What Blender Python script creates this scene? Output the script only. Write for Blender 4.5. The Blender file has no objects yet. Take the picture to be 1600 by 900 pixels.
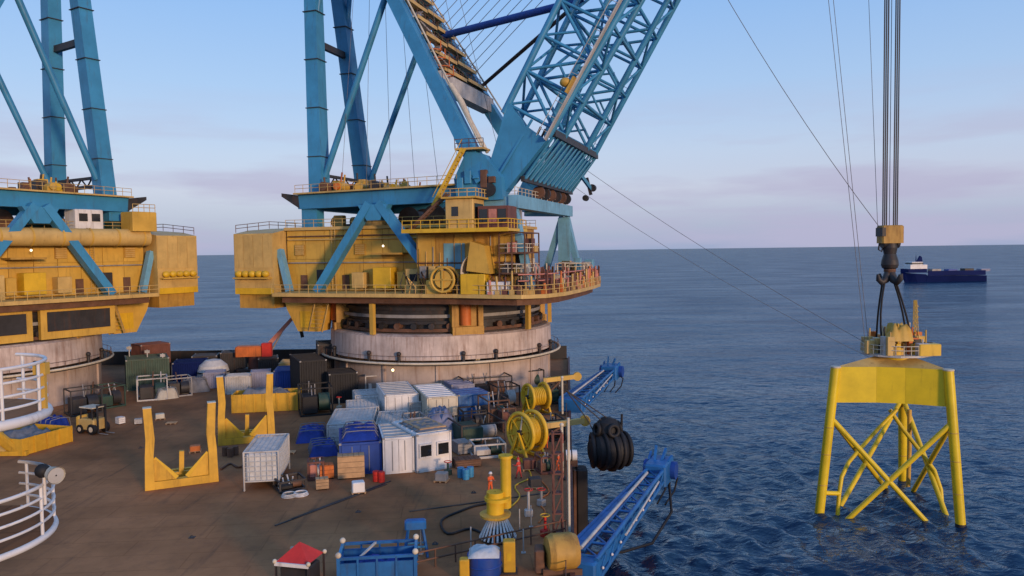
import bpy, math, random
import numpy as np
from mathutils import Vector, Matrix

PI = math.pi
R = math.radians
random.seed(7)
rng = np.random.default_rng(7)
SC = bpy.context.scene
COL = SC.collection

# ------------------------------------------------------------------ camera
FPX, PITCH, ROLL = 1200.0, R(2.83), math.atan(0.0132)
CAMZ = 20.0
WATER = -15.0
cf = Vector((0, math.cos(PITCH), -math.sin(PITCH)))
r0 = Vector((1, 0, 0)); u0 = r0.cross(cf)
cr = math.cos(ROLL) * r0 - math.sin(ROLL) * u0
cu = math.sin(ROLL) * r0 + math.cos(ROLL) * u0
cd = bpy.data.cameras.new('camera'); cam = bpy.data.objects.new('camera', cd); COL.objects.link(cam)
cd.sensor_width = 36; cd.lens = 36 * FPX / 1600; cd.clip_start = 0.5; cd.clip_end = 60000
M = Matrix((cr, cu, -cf)).transposed().to_4x4(); M.translation = (0, 0, CAMZ)
cam.matrix_world = M
SC.camera = cam

# ------------------------------------------------------------------ sky, sun, exposure
SUN_AZ, SUN_EL = 145.0, 7.0          # azimuth clockwise from +Y (view direction): behind the camera, to its right
world = bpy.data.worlds.new('World'); SC.world = world; world.use_nodes = True
wn, wl = world.node_tree.nodes, world.node_tree.links
wn.clear()
wo = wn.new('ShaderNodeOutputWorld'); bg = wn.new('ShaderNodeBackground'); sky = wn.new('ShaderNodeTexSky')
sky.sky_type = 'NISHITA'; sky.sun_disc = False
sky.sun_elevation = R(SUN_EL); sky.sun_rotation = R(SUN_AZ)
sky.air_density = 1.0; sky.dust_density = 0.6; sky.ozone_density = 2.0; sky.altitude = 20
bg.inputs['Strength'].default_value = 0.15
tc = wn.new('ShaderNodeTexCoord')
sep = wn.new('ShaderNodeSeparateXYZ'); wl.new(tc.outputs['Generated'], sep.inputs[0])
ramp = wn.new('ShaderNodeValToRGB')          # dusk belt by height above the horizon
els = ramp.color_ramp.elements
els[0].position = 0.0; els[0].color = (1.9, 2.5, 4.1, 1)
els[1].position = 1.0; els[1].color = (1.2, 2.5, 5.4, 1)
for p, c in ((0.03, (2.4, 2.8, 4.2)), (0.075, (3.45, 3.6, 4.75)), (0.12, (3.3, 3.85, 5.15)), (0.2, (2.55, 3.65, 5.5)), (0.3, (1.85, 3.2, 5.6)), (0.45, (1.45, 2.85, 5.4))):
    e = els.new(p); e.color = (*c, 1)
wl.new(sep.outputs['Z'], ramp.inputs[0])
mp = wn.new('ShaderNodeMapping'); mp.inputs['Scale'].default_value = (2.2, 2.2, 16)
wl.new(tc.outputs['Generated'], mp.inputs[0])
cn = wn.new('ShaderNodeTexNoise'); cn.inputs['Scale'].default_value = 1.6; cn.inputs['Detail'].default_value = 5; cn.inputs['Roughness'].default_value = 0.5
wl.new(mp.outputs[0], cn.inputs[0])
cm = wn.new('ShaderNodeMapRange'); cm.inputs[1].default_value = 0.45; cm.inputs[2].default_value = 0.62; cm.inputs[3].default_value = 0; cm.inputs[4].default_value = 0.85
wl.new(cn.outputs[0], cm.inputs[0])
band = wn.new('ShaderNodeMapRange'); band.inputs[1].default_value = 0.2; band.inputs[2].default_value = 0.06
wl.new(sep.outputs['Z'], band.inputs[0])
bm_ = wn.new('ShaderNodeMath'); bm_.operation = 'MULTIPLY'; wl.new(cm.outputs[0], bm_.inputs[0]); wl.new(band.outputs[0], bm_.inputs[1])
mix = wn.new('ShaderNodeMix'); mix.data_type = 'RGBA'; mix.inputs[0].default_value = 0.8
wl.new(sky.outputs[0], mix.inputs[6]); wl.new(ramp.outputs[0], mix.inputs[7])
mix2 = wn.new('ShaderNodeMix'); mix2.data_type = 'RGBA'; mix2.inputs[7].default_value = (2.75, 2.7, 3.7, 1)
wl.new(bm_.outputs[0], mix2.inputs[0]); wl.new(mix.outputs[2], mix2.inputs[6])
blw = wn.new('ShaderNodeMapRange'); blw.inputs[1].default_value = -0.02; blw.inputs[2].default_value = -0.004; wl.new(sep.outputs['Z'], blw.inputs[0])
mix3 = wn.new('ShaderNodeMix'); mix3.data_type = 'RGBA'; mix3.inputs[6].default_value = (0.22, 0.32, 0.55, 1)       # below the horizon: the sea
wl.new(blw.outputs[0], mix3.inputs[0]); wl.new(mix2.outputs[2], mix3.inputs[7])
wl.new(mix3.outputs[2], bg.inputs[0]); wl.new(bg.outputs[0], wo.inputs[0])

sl = bpy.data.lights.new('sun', 'SUN'); sl.energy = 2.3; sl.angle = R(7); sl.color = (1.0, 0.66, 0.42)
so = bpy.data.objects.new('sun', sl); COL.objects.link(so)
sd = Vector((math.sin(R(SUN_AZ)) * math.cos(R(SUN_EL)), math.cos(R(SUN_AZ)) * math.cos(R(SUN_EL)), math.sin(R(SUN_EL))))
so.rotation_euler = sd.to_track_quat('Z', 'Y').to_euler(); so.location = sd * 200 + Vector((0, 0, 60))
SC.view_settings.view_transform = 'Standard'; SC.view_settings.look = 'None'; SC.view_settings.exposure = 0.2; SC.view_settings.gamma = 1.0
SC.view_settings.use_curve_mapping = False
SC.cycles.use_denoising = True; SC.cycles.max_bounces = 6; SC.cycles.caustics_reflective = False; SC.cycles.caustics_refractive = False

# ------------------------------------------------------------------ helpers: places
def ray(x, y): return cf + (x - 800) / FPX * cr - (y - 450) / FPX * cu
def on(x, y, z=0.0):                       # the point at height z on the sight line through photo position x, y
    d = ray(x, y); t = (z - CAMZ) / d.z
    return Vector((0, 0, CAMZ)) + d * t
def far(x, y, Y):
    d = ray(x, y)
    return Vector((0, 0, CAMZ)) + d * (Y / d.y)

# ------------------------------------------------------------------ helpers: mesh builder
class MB:
    def __init__(s): s.v = []; s.f = []; s.sm = []; s.mi = []; s.cur = 0
    def add(s, vs, fs, smooth=False):
        o = len(s.v); s.v += [tuple(p) for p in vs]
        for q in fs: s.f.append(tuple(i + o for i in q)); s.sm.append(smooth); s.mi.append(s.cur)
        return s
    def box(s, x0, x1, y0, y1, z0, z1):
        v = [(x, y, z) for z in (z0, z1) for y in (y0, y1) for x in (x0, x1)]
        return s.add(v, [(0, 2, 3, 1), (4, 5, 7, 6), (0, 1, 5, 4), (2, 6, 7, 3), (0, 4, 6, 2), (1, 3, 7, 5)])
    def cbox(s, x0, x1, y0, y1, z0, z1, b):            # box with chamfered upright edges and top edge
        p = [(x0 + b, y0), (x1 - b, y0), (x1, y0 + b), (x1, y1 - b), (x1 - b, y1), (x0 + b, y1), (x0, y1 - b), (x0, y0 + b)]
        q = [(x0 + 2 * b, y0 + b), (x1 - 2 * b, y0 + b), (x1 - b, y0 + 2 * b), (x1 - b, y1 - 2 * b), (x1 - 2 * b, y1 - b), (x0 + 2 * b, y1 - b), (x0 + b, y1 - 2 * b), (x0 + b, y0 + 2 * b)]
        v = [(x, y, z0) for x, y in p] + [(x, y, z1 - b) for x, y in p] + [(x, y, z1) for x, y in q]
        f = [tuple(range(7, -1, -1)), tuple(range(16, 24))]
        for k in (0, 8):
            for i in range(8): j = (i + 1) % 8; f.append((k + i, k + j, k + 8 + j, k + 8 + i))
        return s.add(v, f)
    def beam(s, p0, p1, w, h, up=(0, 0, 1), w1=None, h1=None):
        p0 = Vector(p0); p1 = Vector(p1); a = (p1 - p0).normalized(); up = Vector(up)
        if abs(a.dot(up)) > 0.98: up = Vector((1, 0, 0))
        sx = a.cross(up).normalized(); sz = sx.cross(a).normalized()
        w1 = w if w1 is None else w1; h1 = h if h1 is None else h1
        v = []
        for p, ww, hh in ((p0, w, h), (p1, w1, h1)):
            for i, j in ((-1, -1), (1, -1), (1, 1), (-1, 1)): v.append(p + sx * i * ww / 2 + sz * j * hh / 2)
        return s.add(v, [(3, 2, 1, 0), (4, 5, 6, 7), (0, 1, 5, 4), (1, 2, 6, 5), (2, 3, 7, 6), (3, 0, 4, 7)])
    def tube(s, p0, p1, r, r1=None, n=8, caps=True):
        p0 = Vector(p0); p1 = Vector(p1); r1 = r if r1 is None else r1
        a = (p1 - p0).normalized(); up = Vector((0, 0, 1)) if abs(a.z) < 0.95 else Vector((1, 0, 0))
        sx = a.cross(up).normalized(); sy = sx.cross(a)
        c = [sx * math.cos(2 * PI * k / n) + sy * math.sin(2 * PI * k / n) for k in range(n)]
        A = [p0 + q * r for q in c]; B = [p1 + q * r1 for q in c]
        s.add(A + B, [(k, k + n, (k + 1) % n + n, (k + 1) % n) for k in range(n)], True)
        if caps: s.add(A, [tuple(range(n))]); s.add(B, [tuple(range(n - 1, -1, -1))])
        return s
    def path(s, pts, r, n=6, closed=False):
        pts = [Vector(p) for p in pts]; m = len(pts); V = []; prev = None
        for i, p in enumerate(pts):
            if closed: a = pts[(i + 1) % m] - pts[i - 1]
            else: a = pts[min(i + 1, m - 1)] - pts[max(i - 1, 0)]
            a.normalize()
            if prev is None: up = Vector((0, 0, 1)) if abs(a.z) < 0.9 else Vector((1, 0, 0)); sx = a.cross(up).normalized()
            else: sx = (prev - a * prev.dot(a)).normalized()
            prev = sx; sy = sx.cross(a)
            rr = r[i] if isinstance(r, (list, tuple)) else r
            V += [p + (sx * math.cos(2 * PI * k / n) + sy * math.sin(2 * PI * k / n)) * rr for k in range(n)]
        F = []
        for i in range(m if closed else m - 1):
            i2 = (i + 1) % m
            for k in range(n): F.append((i * n + k, i2 * n + k, i2 * n + (k + 1) % n, i * n + (k + 1) % n))
        s.add(V, F, True)
        if not closed: s.add(V[:n], [tuple(range(n))]); s.add(V[-n:], [tuple(range(n - 1, -1, -1))])
        return s
    def lathe(s, prof, n=32, c=(0, 0, 0), axis=None, a0=0.0, a1=2 * PI, smooth=True):
        full = abs(a1 - a0 - 2 * PI) < 1e-6
        cnt = n if full else n + 1
        c = Vector(c)
        Mx = Vector(axis).to_track_quat('Z', 'Y').to_matrix() if axis is not None else None
        for (ra, za), (rb, zb) in zip(prof[:-1], prof[1:]):
            V = []
            for rr, zz in ((ra, za), (rb, zb)):
                for k in range(cnt):
                    t = a0 + (a1 - a0) * k / n
                    p = Vector((rr * math.cos(t), rr * math.sin(t), zz))
                    V.append(c + (Mx @ p if Mx else p))
            F = []
            for k in range(n):
                j = (k + 1) % cnt
                F.append((k, j, j + cnt, k + cnt))
            s.add(V, F, smooth)
        return s
    def ring(s, c, Rr, r, n=32, m=6, axis=(0, 0, 1), a0=0, a1=2 * PI):
        Mx = Vector(axis).to_track_quat('Z', 'Y').to_matrix(); c = Vector(c)
        full = abs(a1 - a0 - 2 * PI) < 1e-6
        pts = [c + Mx @ Vector((Rr * math.cos(a0 + (a1 - a0) * k / n), Rr * math.sin(a0 + (a1 - a0) * k / n), 0)) for k in range(n if full else n + 1)]
        return s.path(pts, r, m, full)
    def ball(s, c, r, n=10, m=6, sq=(1, 1, 1)):
        prof = [(math.sin(PI * k / m), -math.cos(PI * k / m)) for k in range(m + 1)]
        V = []; F = []
        for a, z in prof:
            for k in range(n): V.append((c[0] + r * sq[0] * a * math.cos(2 * PI * k / n), c[1] + r * sq[1] * a * math.sin(2 * PI * k / n), c[2] + r * sq[2] * z))
        for i in range(m):
            for k in range(n): F.append((i * n + k, i * n + (k + 1) % n, (i + 1) * n + (k + 1) % n, (i + 1) * n + k))
        return s.add(V, F, True)
    def prism(s, poly, d0, d1, plane='xy'):
        n = len(poly)
        def P(a, b, d): return {'xy': (a, b, d), 'xz': (a, d, b), 'yz': (d, a, b)}[plane]
        V = [P(a, b, d0) for a, b in poly] + [P(a, b, d1) for a, b in poly]
        F = [tuple(range(n - 1, -1, -1)), tuple(range(n, 2 * n))] + [(i, (i + 1) % n, (i + 1) % n + n, i + n) for i in range(n)]
        return s.add(V, F)
    def corr(s, p0, p1, z0, z1, pitch=0.3, dep=0.05):       # corrugated upright sheet from p0 to p1 (plan), ribs to its right-hand side
        p0 = Vector((*p0, 0)); p1 = Vector((*p1, 0)); L = (p1 - p0).length; a = (p1 - p0) / L; nn = Vector((a.y, -a.x, 0))
        k = max(2, round(L / pitch)); st = L / k; P = []
        for i in range(k):
            for t, o in ((0.0, 0), (0.25, 0), (0.4, 1), (0.85, 1)): P.append(p0 + a * (i + t) * st + nn * o * dep)
        P.append(p1)
        V = [(p.x, p.y, z0) for p in P] + [(p.x, p.y, z1) for p in P]; m = len(P)
        return s.add(V, [(i, i + 1, i + 1 + m, i + m) for i in range(m - 1)])
    def rail(s, pts, h=1.1, r=0.035, step=1.5, mids=(0.55,), n=5, posts=True):   # handrail with posts along a polyline
        pts = [Vector(p) for p in pts]
        for f in (1.0,) + tuple(mids): s.path([p + Vector((0, 0, h * f)) for p in pts], r, n)
        if posts:
            for a, b in zip(pts[:-1], pts[1:]):
                L = (b - a).length; k = max(1, round(L / step))
                for i in range(k): q = a + (b - a) * i / k; s.tube(q, q + Vector((0, 0, h)), r, n=n)
            s.tube(pts[-1], pts[-1] + Vector((0, 0, h)), r, n=n)
        return s
    def xf(s, Mx, i0=0):
        for i in range(i0, len(s.v)): s.v[i] = tuple(Mx @ Vector(s.v[i]))
        return s
    def mesh(s, name):
        me = bpy.data.meshes.new(name); me.from_pydata([tuple(p) for p in s.v], [], s.f); me.update()
        me.polygons.foreach_set('use_smooth', s.sm)
        if any(s.mi): me.polygons.foreach_set('material_index', s.mi)
        return me
    def build(s, name, mat, parent=None, loc=None, kind=None, label=None):
        me = s.mesh(name)
        for m_ in (mat if isinstance(mat, (list, tuple)) else [mat]): me.materials.append(m_)
        o = bpy.data.objects.new(name, me); COL.objects.link(o)
        if parent is not None: o.parent = parent
        if loc is not None: o.location = loc
        if kind: o['kind'] = kind
        if label: o['label'] = label
        return o

def lump(nx, ny, x, y, h, seed, rough=.25):        # a tarpaulin thrown over cargo
    r_ = random.Random(seed); V = []; F = []
    for j in range(ny + 1):
        for i in range(nx + 1):
            u, v = i / nx, j / ny; e = min(1, 5 * min(u, 1 - u)) * min(1, 5 * min(v, 1 - v))
            V.append(((u - .5) * 2 * x, (v - .5) * 2 * y, .02 + h * e ** .5 * (1 + r_.uniform(-rough, rough))))
    for j in range(ny):
        for i in range(nx): k = j * (nx + 1) + i; F.append((k, k + 1, k + nx + 2, k + nx + 1))
    return V, F
def thing(name, label, cat, loc=(0, 0, 0), rz=0.0, group=None):
    o = bpy.data.objects.new(name, None); COL.objects.link(o)
    o.location = loc; o.rotation_euler = (0, 0, rz); o.empty_display_size = 0.3
    o['label'] = label; o['category'] = cat
    if group: o['group'] = group
    return o
def tag(o, label, cat, group=None):
    o['label'] = label; o['category'] = cat
    if group: o['group'] = group
    return o
def dup(root, loc, rz, label=None):
    r = root.copy(); COL.objects.link(r); r.location = loc; r.rotation_euler = (0, 0, rz)
    if label: r['label'] = label
    for ch in list(root.children):
        c = ch.copy(); COL.objects.link(c); c.parent = r
        for g in ch.children:
            d = g.copy(); COL.objects.link(d); d.parent = c
    return r

# ------------------------------------------------------------------ helpers: materials
def paint(name, col, rough=0.5, var=0.25, rust=0.0, scale=0.35, metal=0.0, rustcol=(0.12, 0.045, 0.018), bump=0.0, streak=True, spec=0.4):
    m = bpy.data.materials.new(name); m.use_nodes = True; nt = m.node_tree; N = nt.nodes; L = nt.links
    b = N['Principled BSDF']; b.inputs['Roughness'].default_value = rough; b.inputs['Metallic'].default_value = metal
    b.inputs['Specular IOR Level'].default_value = spec
    tc = N.new('ShaderNodeTexCoord'); oi = N.new('ShaderNodeObjectInfo')
    ad = N.new('ShaderNodeVectorMath'); ad.operation = 'MULTIPLY_ADD'
    cb = N.new('ShaderNodeCombineXYZ')
    for i in range(3): L.new(oi.outputs['Random'], cb.inputs[i])
    ad.inputs[1].default_value = (37, 53, 29); L.new(cb.outputs[0], ad.inputs[0]); L.new(tc.outputs['Object'], ad.inputs[2])
    n1 = N.new('ShaderNodeTexNoise'); n1.inputs['Scale'].default_value = scale; n1.inputs['Detail'].default_value = 6; n1.inputs['Roughness'].default_value = 0.65
    L.new(ad.outputs[0], n1.inputs[0])
    mr = N.new('ShaderNodeMapRange'); mr.inputs[1].default_value = 0.3; mr.inputs[2].default_value = 0.7; mr.inputs[3].default_value = 1 - var; mr.inputs[4].default_value = 1 + var * 0.45
    L.new(n1.outputs[0], mr.inputs[0])
    mx = N.new('ShaderNodeMix'); mx.data_type = 'RGBA'; mx.blend_type = 'MULTIPLY'; mx.inputs[0].default_value = 1; mx.inputs[6].default_value = (*col, 1)
    L.new(mr.outputs[0], mx.inputs[7]); out = mx.outputs[2]
    if rust > 0:
        mp = N.new('ShaderNodeMapping'); mp.inputs['Scale'].default_value = (1.6, 1.6, 0.16 if streak else 1.6); L.new(ad.outputs[0], mp.inputs[0])
        n2 = N.new('ShaderNodeTexNoise'); n2.inputs['Scale'].default_value = 1.1; n2.inputs['Detail'].default_value = 7; n2.inputs['Roughness'].default_value = 0.7; L.new(mp.outputs[0], n2.inputs[0])
        m2 = N.new('ShaderNodeMapRange'); m2.inputs[1].default_value = 0.62 - 0.28 * rust; m2.inputs[2].default_value = 0.78 - 0.15 * rust; m2.inputs[4].default_value = min(0.9, 0.35 + rust * 0.6)
        L.new(n2.outputs[0], m2.inputs[0])
        m3 = N.new('ShaderNodeMix'); m3.data_type = 'RGBA'; m3.inputs[7].default_value = (*rustcol, 1); L.new(m2.outputs[0], m3.inputs[0]); L.new(out, m3.inputs[6]); out = m3.outputs[2]
        m4 = N.new('ShaderNodeMapRange'); m4.inputs[3].default_value = rough; m4.inputs[4].default_value = 0.85; L.new(m2.outputs[0], m4.inputs[0]); L.new(m4.outputs[0], b.inputs['Roughness'])
    L.new(out, b.inputs['Base Color'])
    if bump > 0:
        bp = N.new('ShaderNodeBump'); bp.inputs['Strength'].default_value = bump; bp.inputs['Distance'].default_value = 0.1; L.new(n1.outputs[0], bp.inputs['Height']); L.new(bp.outputs[0], b.inputs['Normal'])
    return m
def glow(name, col, e):
    m = bpy.data.materials.new(name); m.use_nodes = True; b = m.node_tree.nodes['Principled BSDF']
    b.inputs['Base Color'].default_value = (*col, 1); b.inputs['Emission Color'].default_value = (*col, 1); b.inputs['Emission Strength'].default_value = e
    return m

T = {}
T['ochre'] = paint('ochre_paint', (0.62, 0.38, 0.065), 0.5, 0.26, 0.28, 0.25)
T['ochre2'] = paint('ochre_grimy_shaded_paint', (0.48, 0.27, 0.05), 0.55, 0.35, 0.42, 0.4)  # for grimy parts; also the shade colour of the screen under the cab
T['tan'] = paint('tan_paint', (0.58, 0.39, 0.13), 0.55, 0.25, 0.25, 0.4)
T['yellow'] = paint('yellow_paint', (0.68, 0.42, 0.025), 0.42, 0.22, 0.18, 0.5)
T['jyellow'] = paint('jacket_yellow_paint', (0.74, 0.54, 0.02), 0.4, 0.2, 0.12, 0.3)
T['cyellow'] = paint('cradle_yellow_paint', (0.64, 0.36, 0.03), 0.5, 0.25, 0.3, 0.6)
T['blue'] = paint('crane_blue_paint', (0.045, 0.25, 0.46), 0.45, 0.25, 0.25, 0.22, rustcol=(0.06, 0.06, 0.06))
T['lblue'] = paint('pale_blue_paint', (0.16, 0.38, 0.52), 0.5, 0.28, 0.3, 0.3, rustcol=(0.1, 0.08, 0.06))
T['dblue'] = paint('deep_blue_paint', (0.012, 0.06, 0.30), 0.5, 0.3, 0.15, 0.6)
T['armblue'] = paint('boom_arm_blue_paint', (0.018, 0.13, 0.36), 0.45, 0.35, 0.3, 0.7, rustcol=(0.03, 0.03, 0.04))
T['white'] = paint('white_paint', (0.72, 0.70, 0.68), 0.5, 0.2, 0.25, 0.4)
T['tub'] = paint('tub_white_paint', (0.58, 0.48, 0.43), 0.6, 0.35, 0.55, 0.3, rustcol=(0.20, 0.10, 0.06))
T['tubl'] = paint('tub_lower_paint', (0.47, 0.38, 0.33), 0.6, 0.3, 0.4, 0.3, rustcol=(0.17, 0.08, 0.05))
T['grey'] = paint('grey_steel', (0.30, 0.29, 0.28), 0.5, 0.35, 0.35, 0.5)
T['lgrey'] = paint('pale_grey_steel', (0.5, 0.48, 0.45), 0.5, 0.3, 0.3, 0.5)
T['dark'] = paint('dark_steel', (0.035, 0.033, 0.035), 0.55, 0.5, 0.3, 0.5)
T['brown'] = paint('rusty_brown_steel', (0.15, 0.075, 0.045), 0.7, 0.5, 0.5, 0.6, streak=False)
T['maroon'] = paint('maroon_steel', (0.16, 0.06, 0.045), 0.65, 0.45, 0.3, 0.6)
T['black'] = paint('black_rubber', (0.012, 0.012, 0.014), 0.65, 0.4, 0, 0.8)
T['rope'] = paint('wire_rope', (0.05, 0.05, 0.055), 0.5, 0.2, 0, 1)
T['ropel'] = paint('pale_wire_rope', (0.16, 0.16, 0.17), 0.5, 0.2, 0, 1)
T['glass'] = paint('dark_window_glass', (0.015, 0.017, 0.02), 0.08, 0.1, 0, 1, spec=0.6)
T['orange'] = paint('orange_paint', (0.62, 0.16, 0.03), 0.55, 0.3, 0.3, 0.6)
T['ofab'] = paint('orange_coverall_fabric', (0.70, 0.12, 0.03), 0.85, 0.25, 0, 3)
T['rfab'] = paint('red_coverall_fabric', (0.60, 0.06, 0.04), 0.85, 0.25, 0, 3)
T['skin'] = paint('skin', (0.5, 0.3, 0.22), 0.6, 0.1, 0, 2)
T['boot'] = paint('boot_leather', (0.02, 0.018, 0.016), 0.6, 0.2, 0, 2)
T['red'] = paint('red_paint', (0.55, 0.03, 0.02), 0.5, 0.25, 0.15, 1)
T['pink'] = paint('faded_red_paint', (0.55, 0.22, 0.17), 0.6, 0.3, 0.3, 1)
T['wood'] = paint('pale_timber', (0.50, 0.31, 0.16), 0.75, 0.3, 0.1, 1.2)
T['cream'] = paint('cream_paint', (0.62, 0.55, 0.42), 0.6, 0.25, 0.3, 0.5)
T['tarp'] = paint('blue_tarpaulin', (0.01, 0.035, 0.26), 0.55, 0.4, 0, 1.2, bump=0.5)
T['gtarp'] = paint('grey_tarpaulin', (0.2, 0.2, 0.21), 0.7, 0.4, 0, 1.2, bump=0.5)
T['net'] = paint('pale_netting', (0.55, 0.56, 0.56), 0.75, 0.25, 0.1, 1.5)
T['green'] = paint('dark_green_paint', (0.03, 0.07, 0.05), 0.55, 0.4, 0.3, 0.6)
T['lilac'] = paint('lilac_grey_paint', (0.25, 0.26, 0.36), 0.6, 0.3, 0.25, 0.6)
T['navy'] = paint('navy_hull_paint', (0.006, 0.015, 0.09), 0.7, 0.2, 0, 0.05, spec=0.08)
T['lamp'] = glow('lamp_glass', (1.0, 0.72, 0.35), 3)
T['lampw'] = glow('white_lamp_glass', (1.0, 0.85, 0.6), 2.2)

# ------------------------------------------------------------------ sea
def make_sea():
    na, nr = 860, 820
    th = np.linspace(R(-64), R(64), na)
    rr = np.concatenate([[2.0], 24 * np.exp(np.linspace(0, 1, nr - 1) ** 1.6 * math.log(26000 / 24))])
    TH, RR = np.meshgrid(th, rr)
    X = RR * np.sin(TH); Y = RR * np.cos(TH)
    spacing = np.gradient(rr)[:, None] * np.ones_like(X)
    Z = np.zeros_like(X); wd = R(205)
    for k in range(90):
        lam = 1.1 * (5.5 / 1.1) ** rng.random()
        a = wd + rng.normal(0, 0.85)
        kx, ky = 2 * PI / lam * math.cos(a), 2 * PI / lam * math.sin(a)
        amp = 0.0145 * lam ** 0.7 * (0.6 + 0.8 * rng.random())
        w = np.clip((lam / spacing - 2.2) / 3.0, 0, 1)
        ph = rng.random() * 2 * PI
        s = np.sin(kx * X + ky * Y + ph)
        Z += amp * w * (np.exp(s * 0.9) - 1.2)
    V = np.stack([X, Y, Z], -1).reshape(-1, 3).astype(np.float32)
    idx = np.arange(na * nr).reshape(nr, na)
    Q = np.stack([idx[:-1, :-1], idx[:-1, 1:], idx[1:, 1:], idx[1:, :-1]], -1).reshape(-1, 4).astype(np.int32)
    me = bpy.data.meshes.new('sea'); me.vertices.add(len(V)); me.vertices.foreach_set('co', V.ravel())
    me.loops.add(Q.size); me.loops.foreach_set('vertex_index', Q.ravel())
    me.polygons.add(len(Q)); me.polygons.foreach_set('loop_start', np.arange(0, Q.size, 4, dtype=np.int32)); me.polygons.foreach_set('loop_total', np.full(len(Q), 4, np.int32))
    me.polygons.foreach_set('use_smooth', np.ones(len(Q), bool)); me.update(calc_edges=True)
    m = bpy.data.materials.new('sea_water'); m.use_nodes = True; N = m.node_tree.nodes; L = m.node_tree.links; b = N['Principled BSDF']
    N.remove(b); df = N.new('ShaderNodeBsdfDiffuse'); gl = N.new('ShaderNodeBsdfGlossy'); mx = N.new('ShaderNodeMixShader'); fr = N.new('ShaderNodeFresnel'); cl = N.new('ShaderNodeMath'); cl.operation = 'MINIMUM'; cl.inputs[1].default_value = 0.5
    df.inputs['Color'].default_value = (0.008, 0.034, 0.080, 1); gl.inputs['Roughness'].default_value = 0.11; gl.inputs['Color'].default_value = (0.86, 0.97, 1, 1); fr.inputs['IOR'].default_value = 1.333
    L.new(fr.outputs[0], cl.inputs[0]); L.new(cl.outputs[0], mx.inputs[0]); L.new(df.outputs[0], mx.inputs[1]); L.new(gl.outputs[0], mx.inputs[2]); L.new(mx.outputs[0], N['Material Output'].inputs[0])
    tcn = N.new('ShaderNodeTexCoord'); h = None
    for sc, wgt, rot, st in ((0.16, 0.8, 25, 1.9), (0.42, 0.8, 8, 1.7), (1.1, 0.38, 40, 1.5), (0.075, 2.4, 12, 1.7), (0.033, 3.6, 4, 1.9)):
        mp = N.new('ShaderNodeMapping'); mp.inputs['Rotation'].default_value = (0, 0, R(rot)); mp.inputs['Scale'].default_value = (sc / st, sc, sc); L.new(tcn.outputs['Object'], mp.inputs[0])
        n = N.new('ShaderNodeTexNoise'); n.inputs['Scale'].default_value = 1.0; n.inputs['Detail'].default_value = 3; n.inputs['Distortion'].default_value = 0.4; L.new(mp.outputs[0], n.inputs[0])
        mm = N.new('ShaderNodeMath'); mm.operation = 'MULTIPLY_ADD'; mm.inputs[1].default_value = wgt; L.new(n.outputs[0], mm.inputs[0])
        if h is not None: L.new(h, mm.inputs[2])
        else: mm.inputs[2].default_value = 0
        h = mm.outputs[0]
    bp = N.new('ShaderNodeBump'); bp.inputs['Strength'].default_value = 1.0; bp.inputs['Distance'].default_value = 0.7; L.new(h, bp.inputs['Height']); L.new(bp.outputs[0], gl.inputs['Normal'])
    b2 = N.new('ShaderNodeBump'); b2.inputs['Strength'].default_value = 1.0; b2.inputs['Distance'].default_value = 0.7; L.new(h, b2.inputs['Height']); L.new(b2.outputs[0], fr.inputs['Normal'])
    mp = N.new('ShaderNodeMapping'); mp.inputs['Scale'].default_value = (0.012, 0.03, 1); L.new(tcn.outputs['Object'], mp.inputs[0])
    wn_ = N.new('ShaderNodeTexNoise'); wn_.inputs['Detail'].default_value = 5; wn_.inputs['Scale'].default_value = 1.0; L.new(mp.outputs[0], wn_.inputs[0])
    wr_ = N.new('ShaderNodeMapRange'); wr_.inputs[1].default_value = 0.35; wr_.inputs[2].default_value = 0.65; wr_.inputs[3].default_value = 0.25; wr_.inputs[4].default_value = 0.40; L.new(wn_.outputs[0], wr_.inputs[0]); L.new(wr_.outputs[0], cl.inputs[1])
    me.materials.append(m)
    o = bpy.data.objects.new('sea', me); COL.objects.link(o); o.location = (0, 0, WATER); o['kind'] = 'structure'
make_sea()

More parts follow.
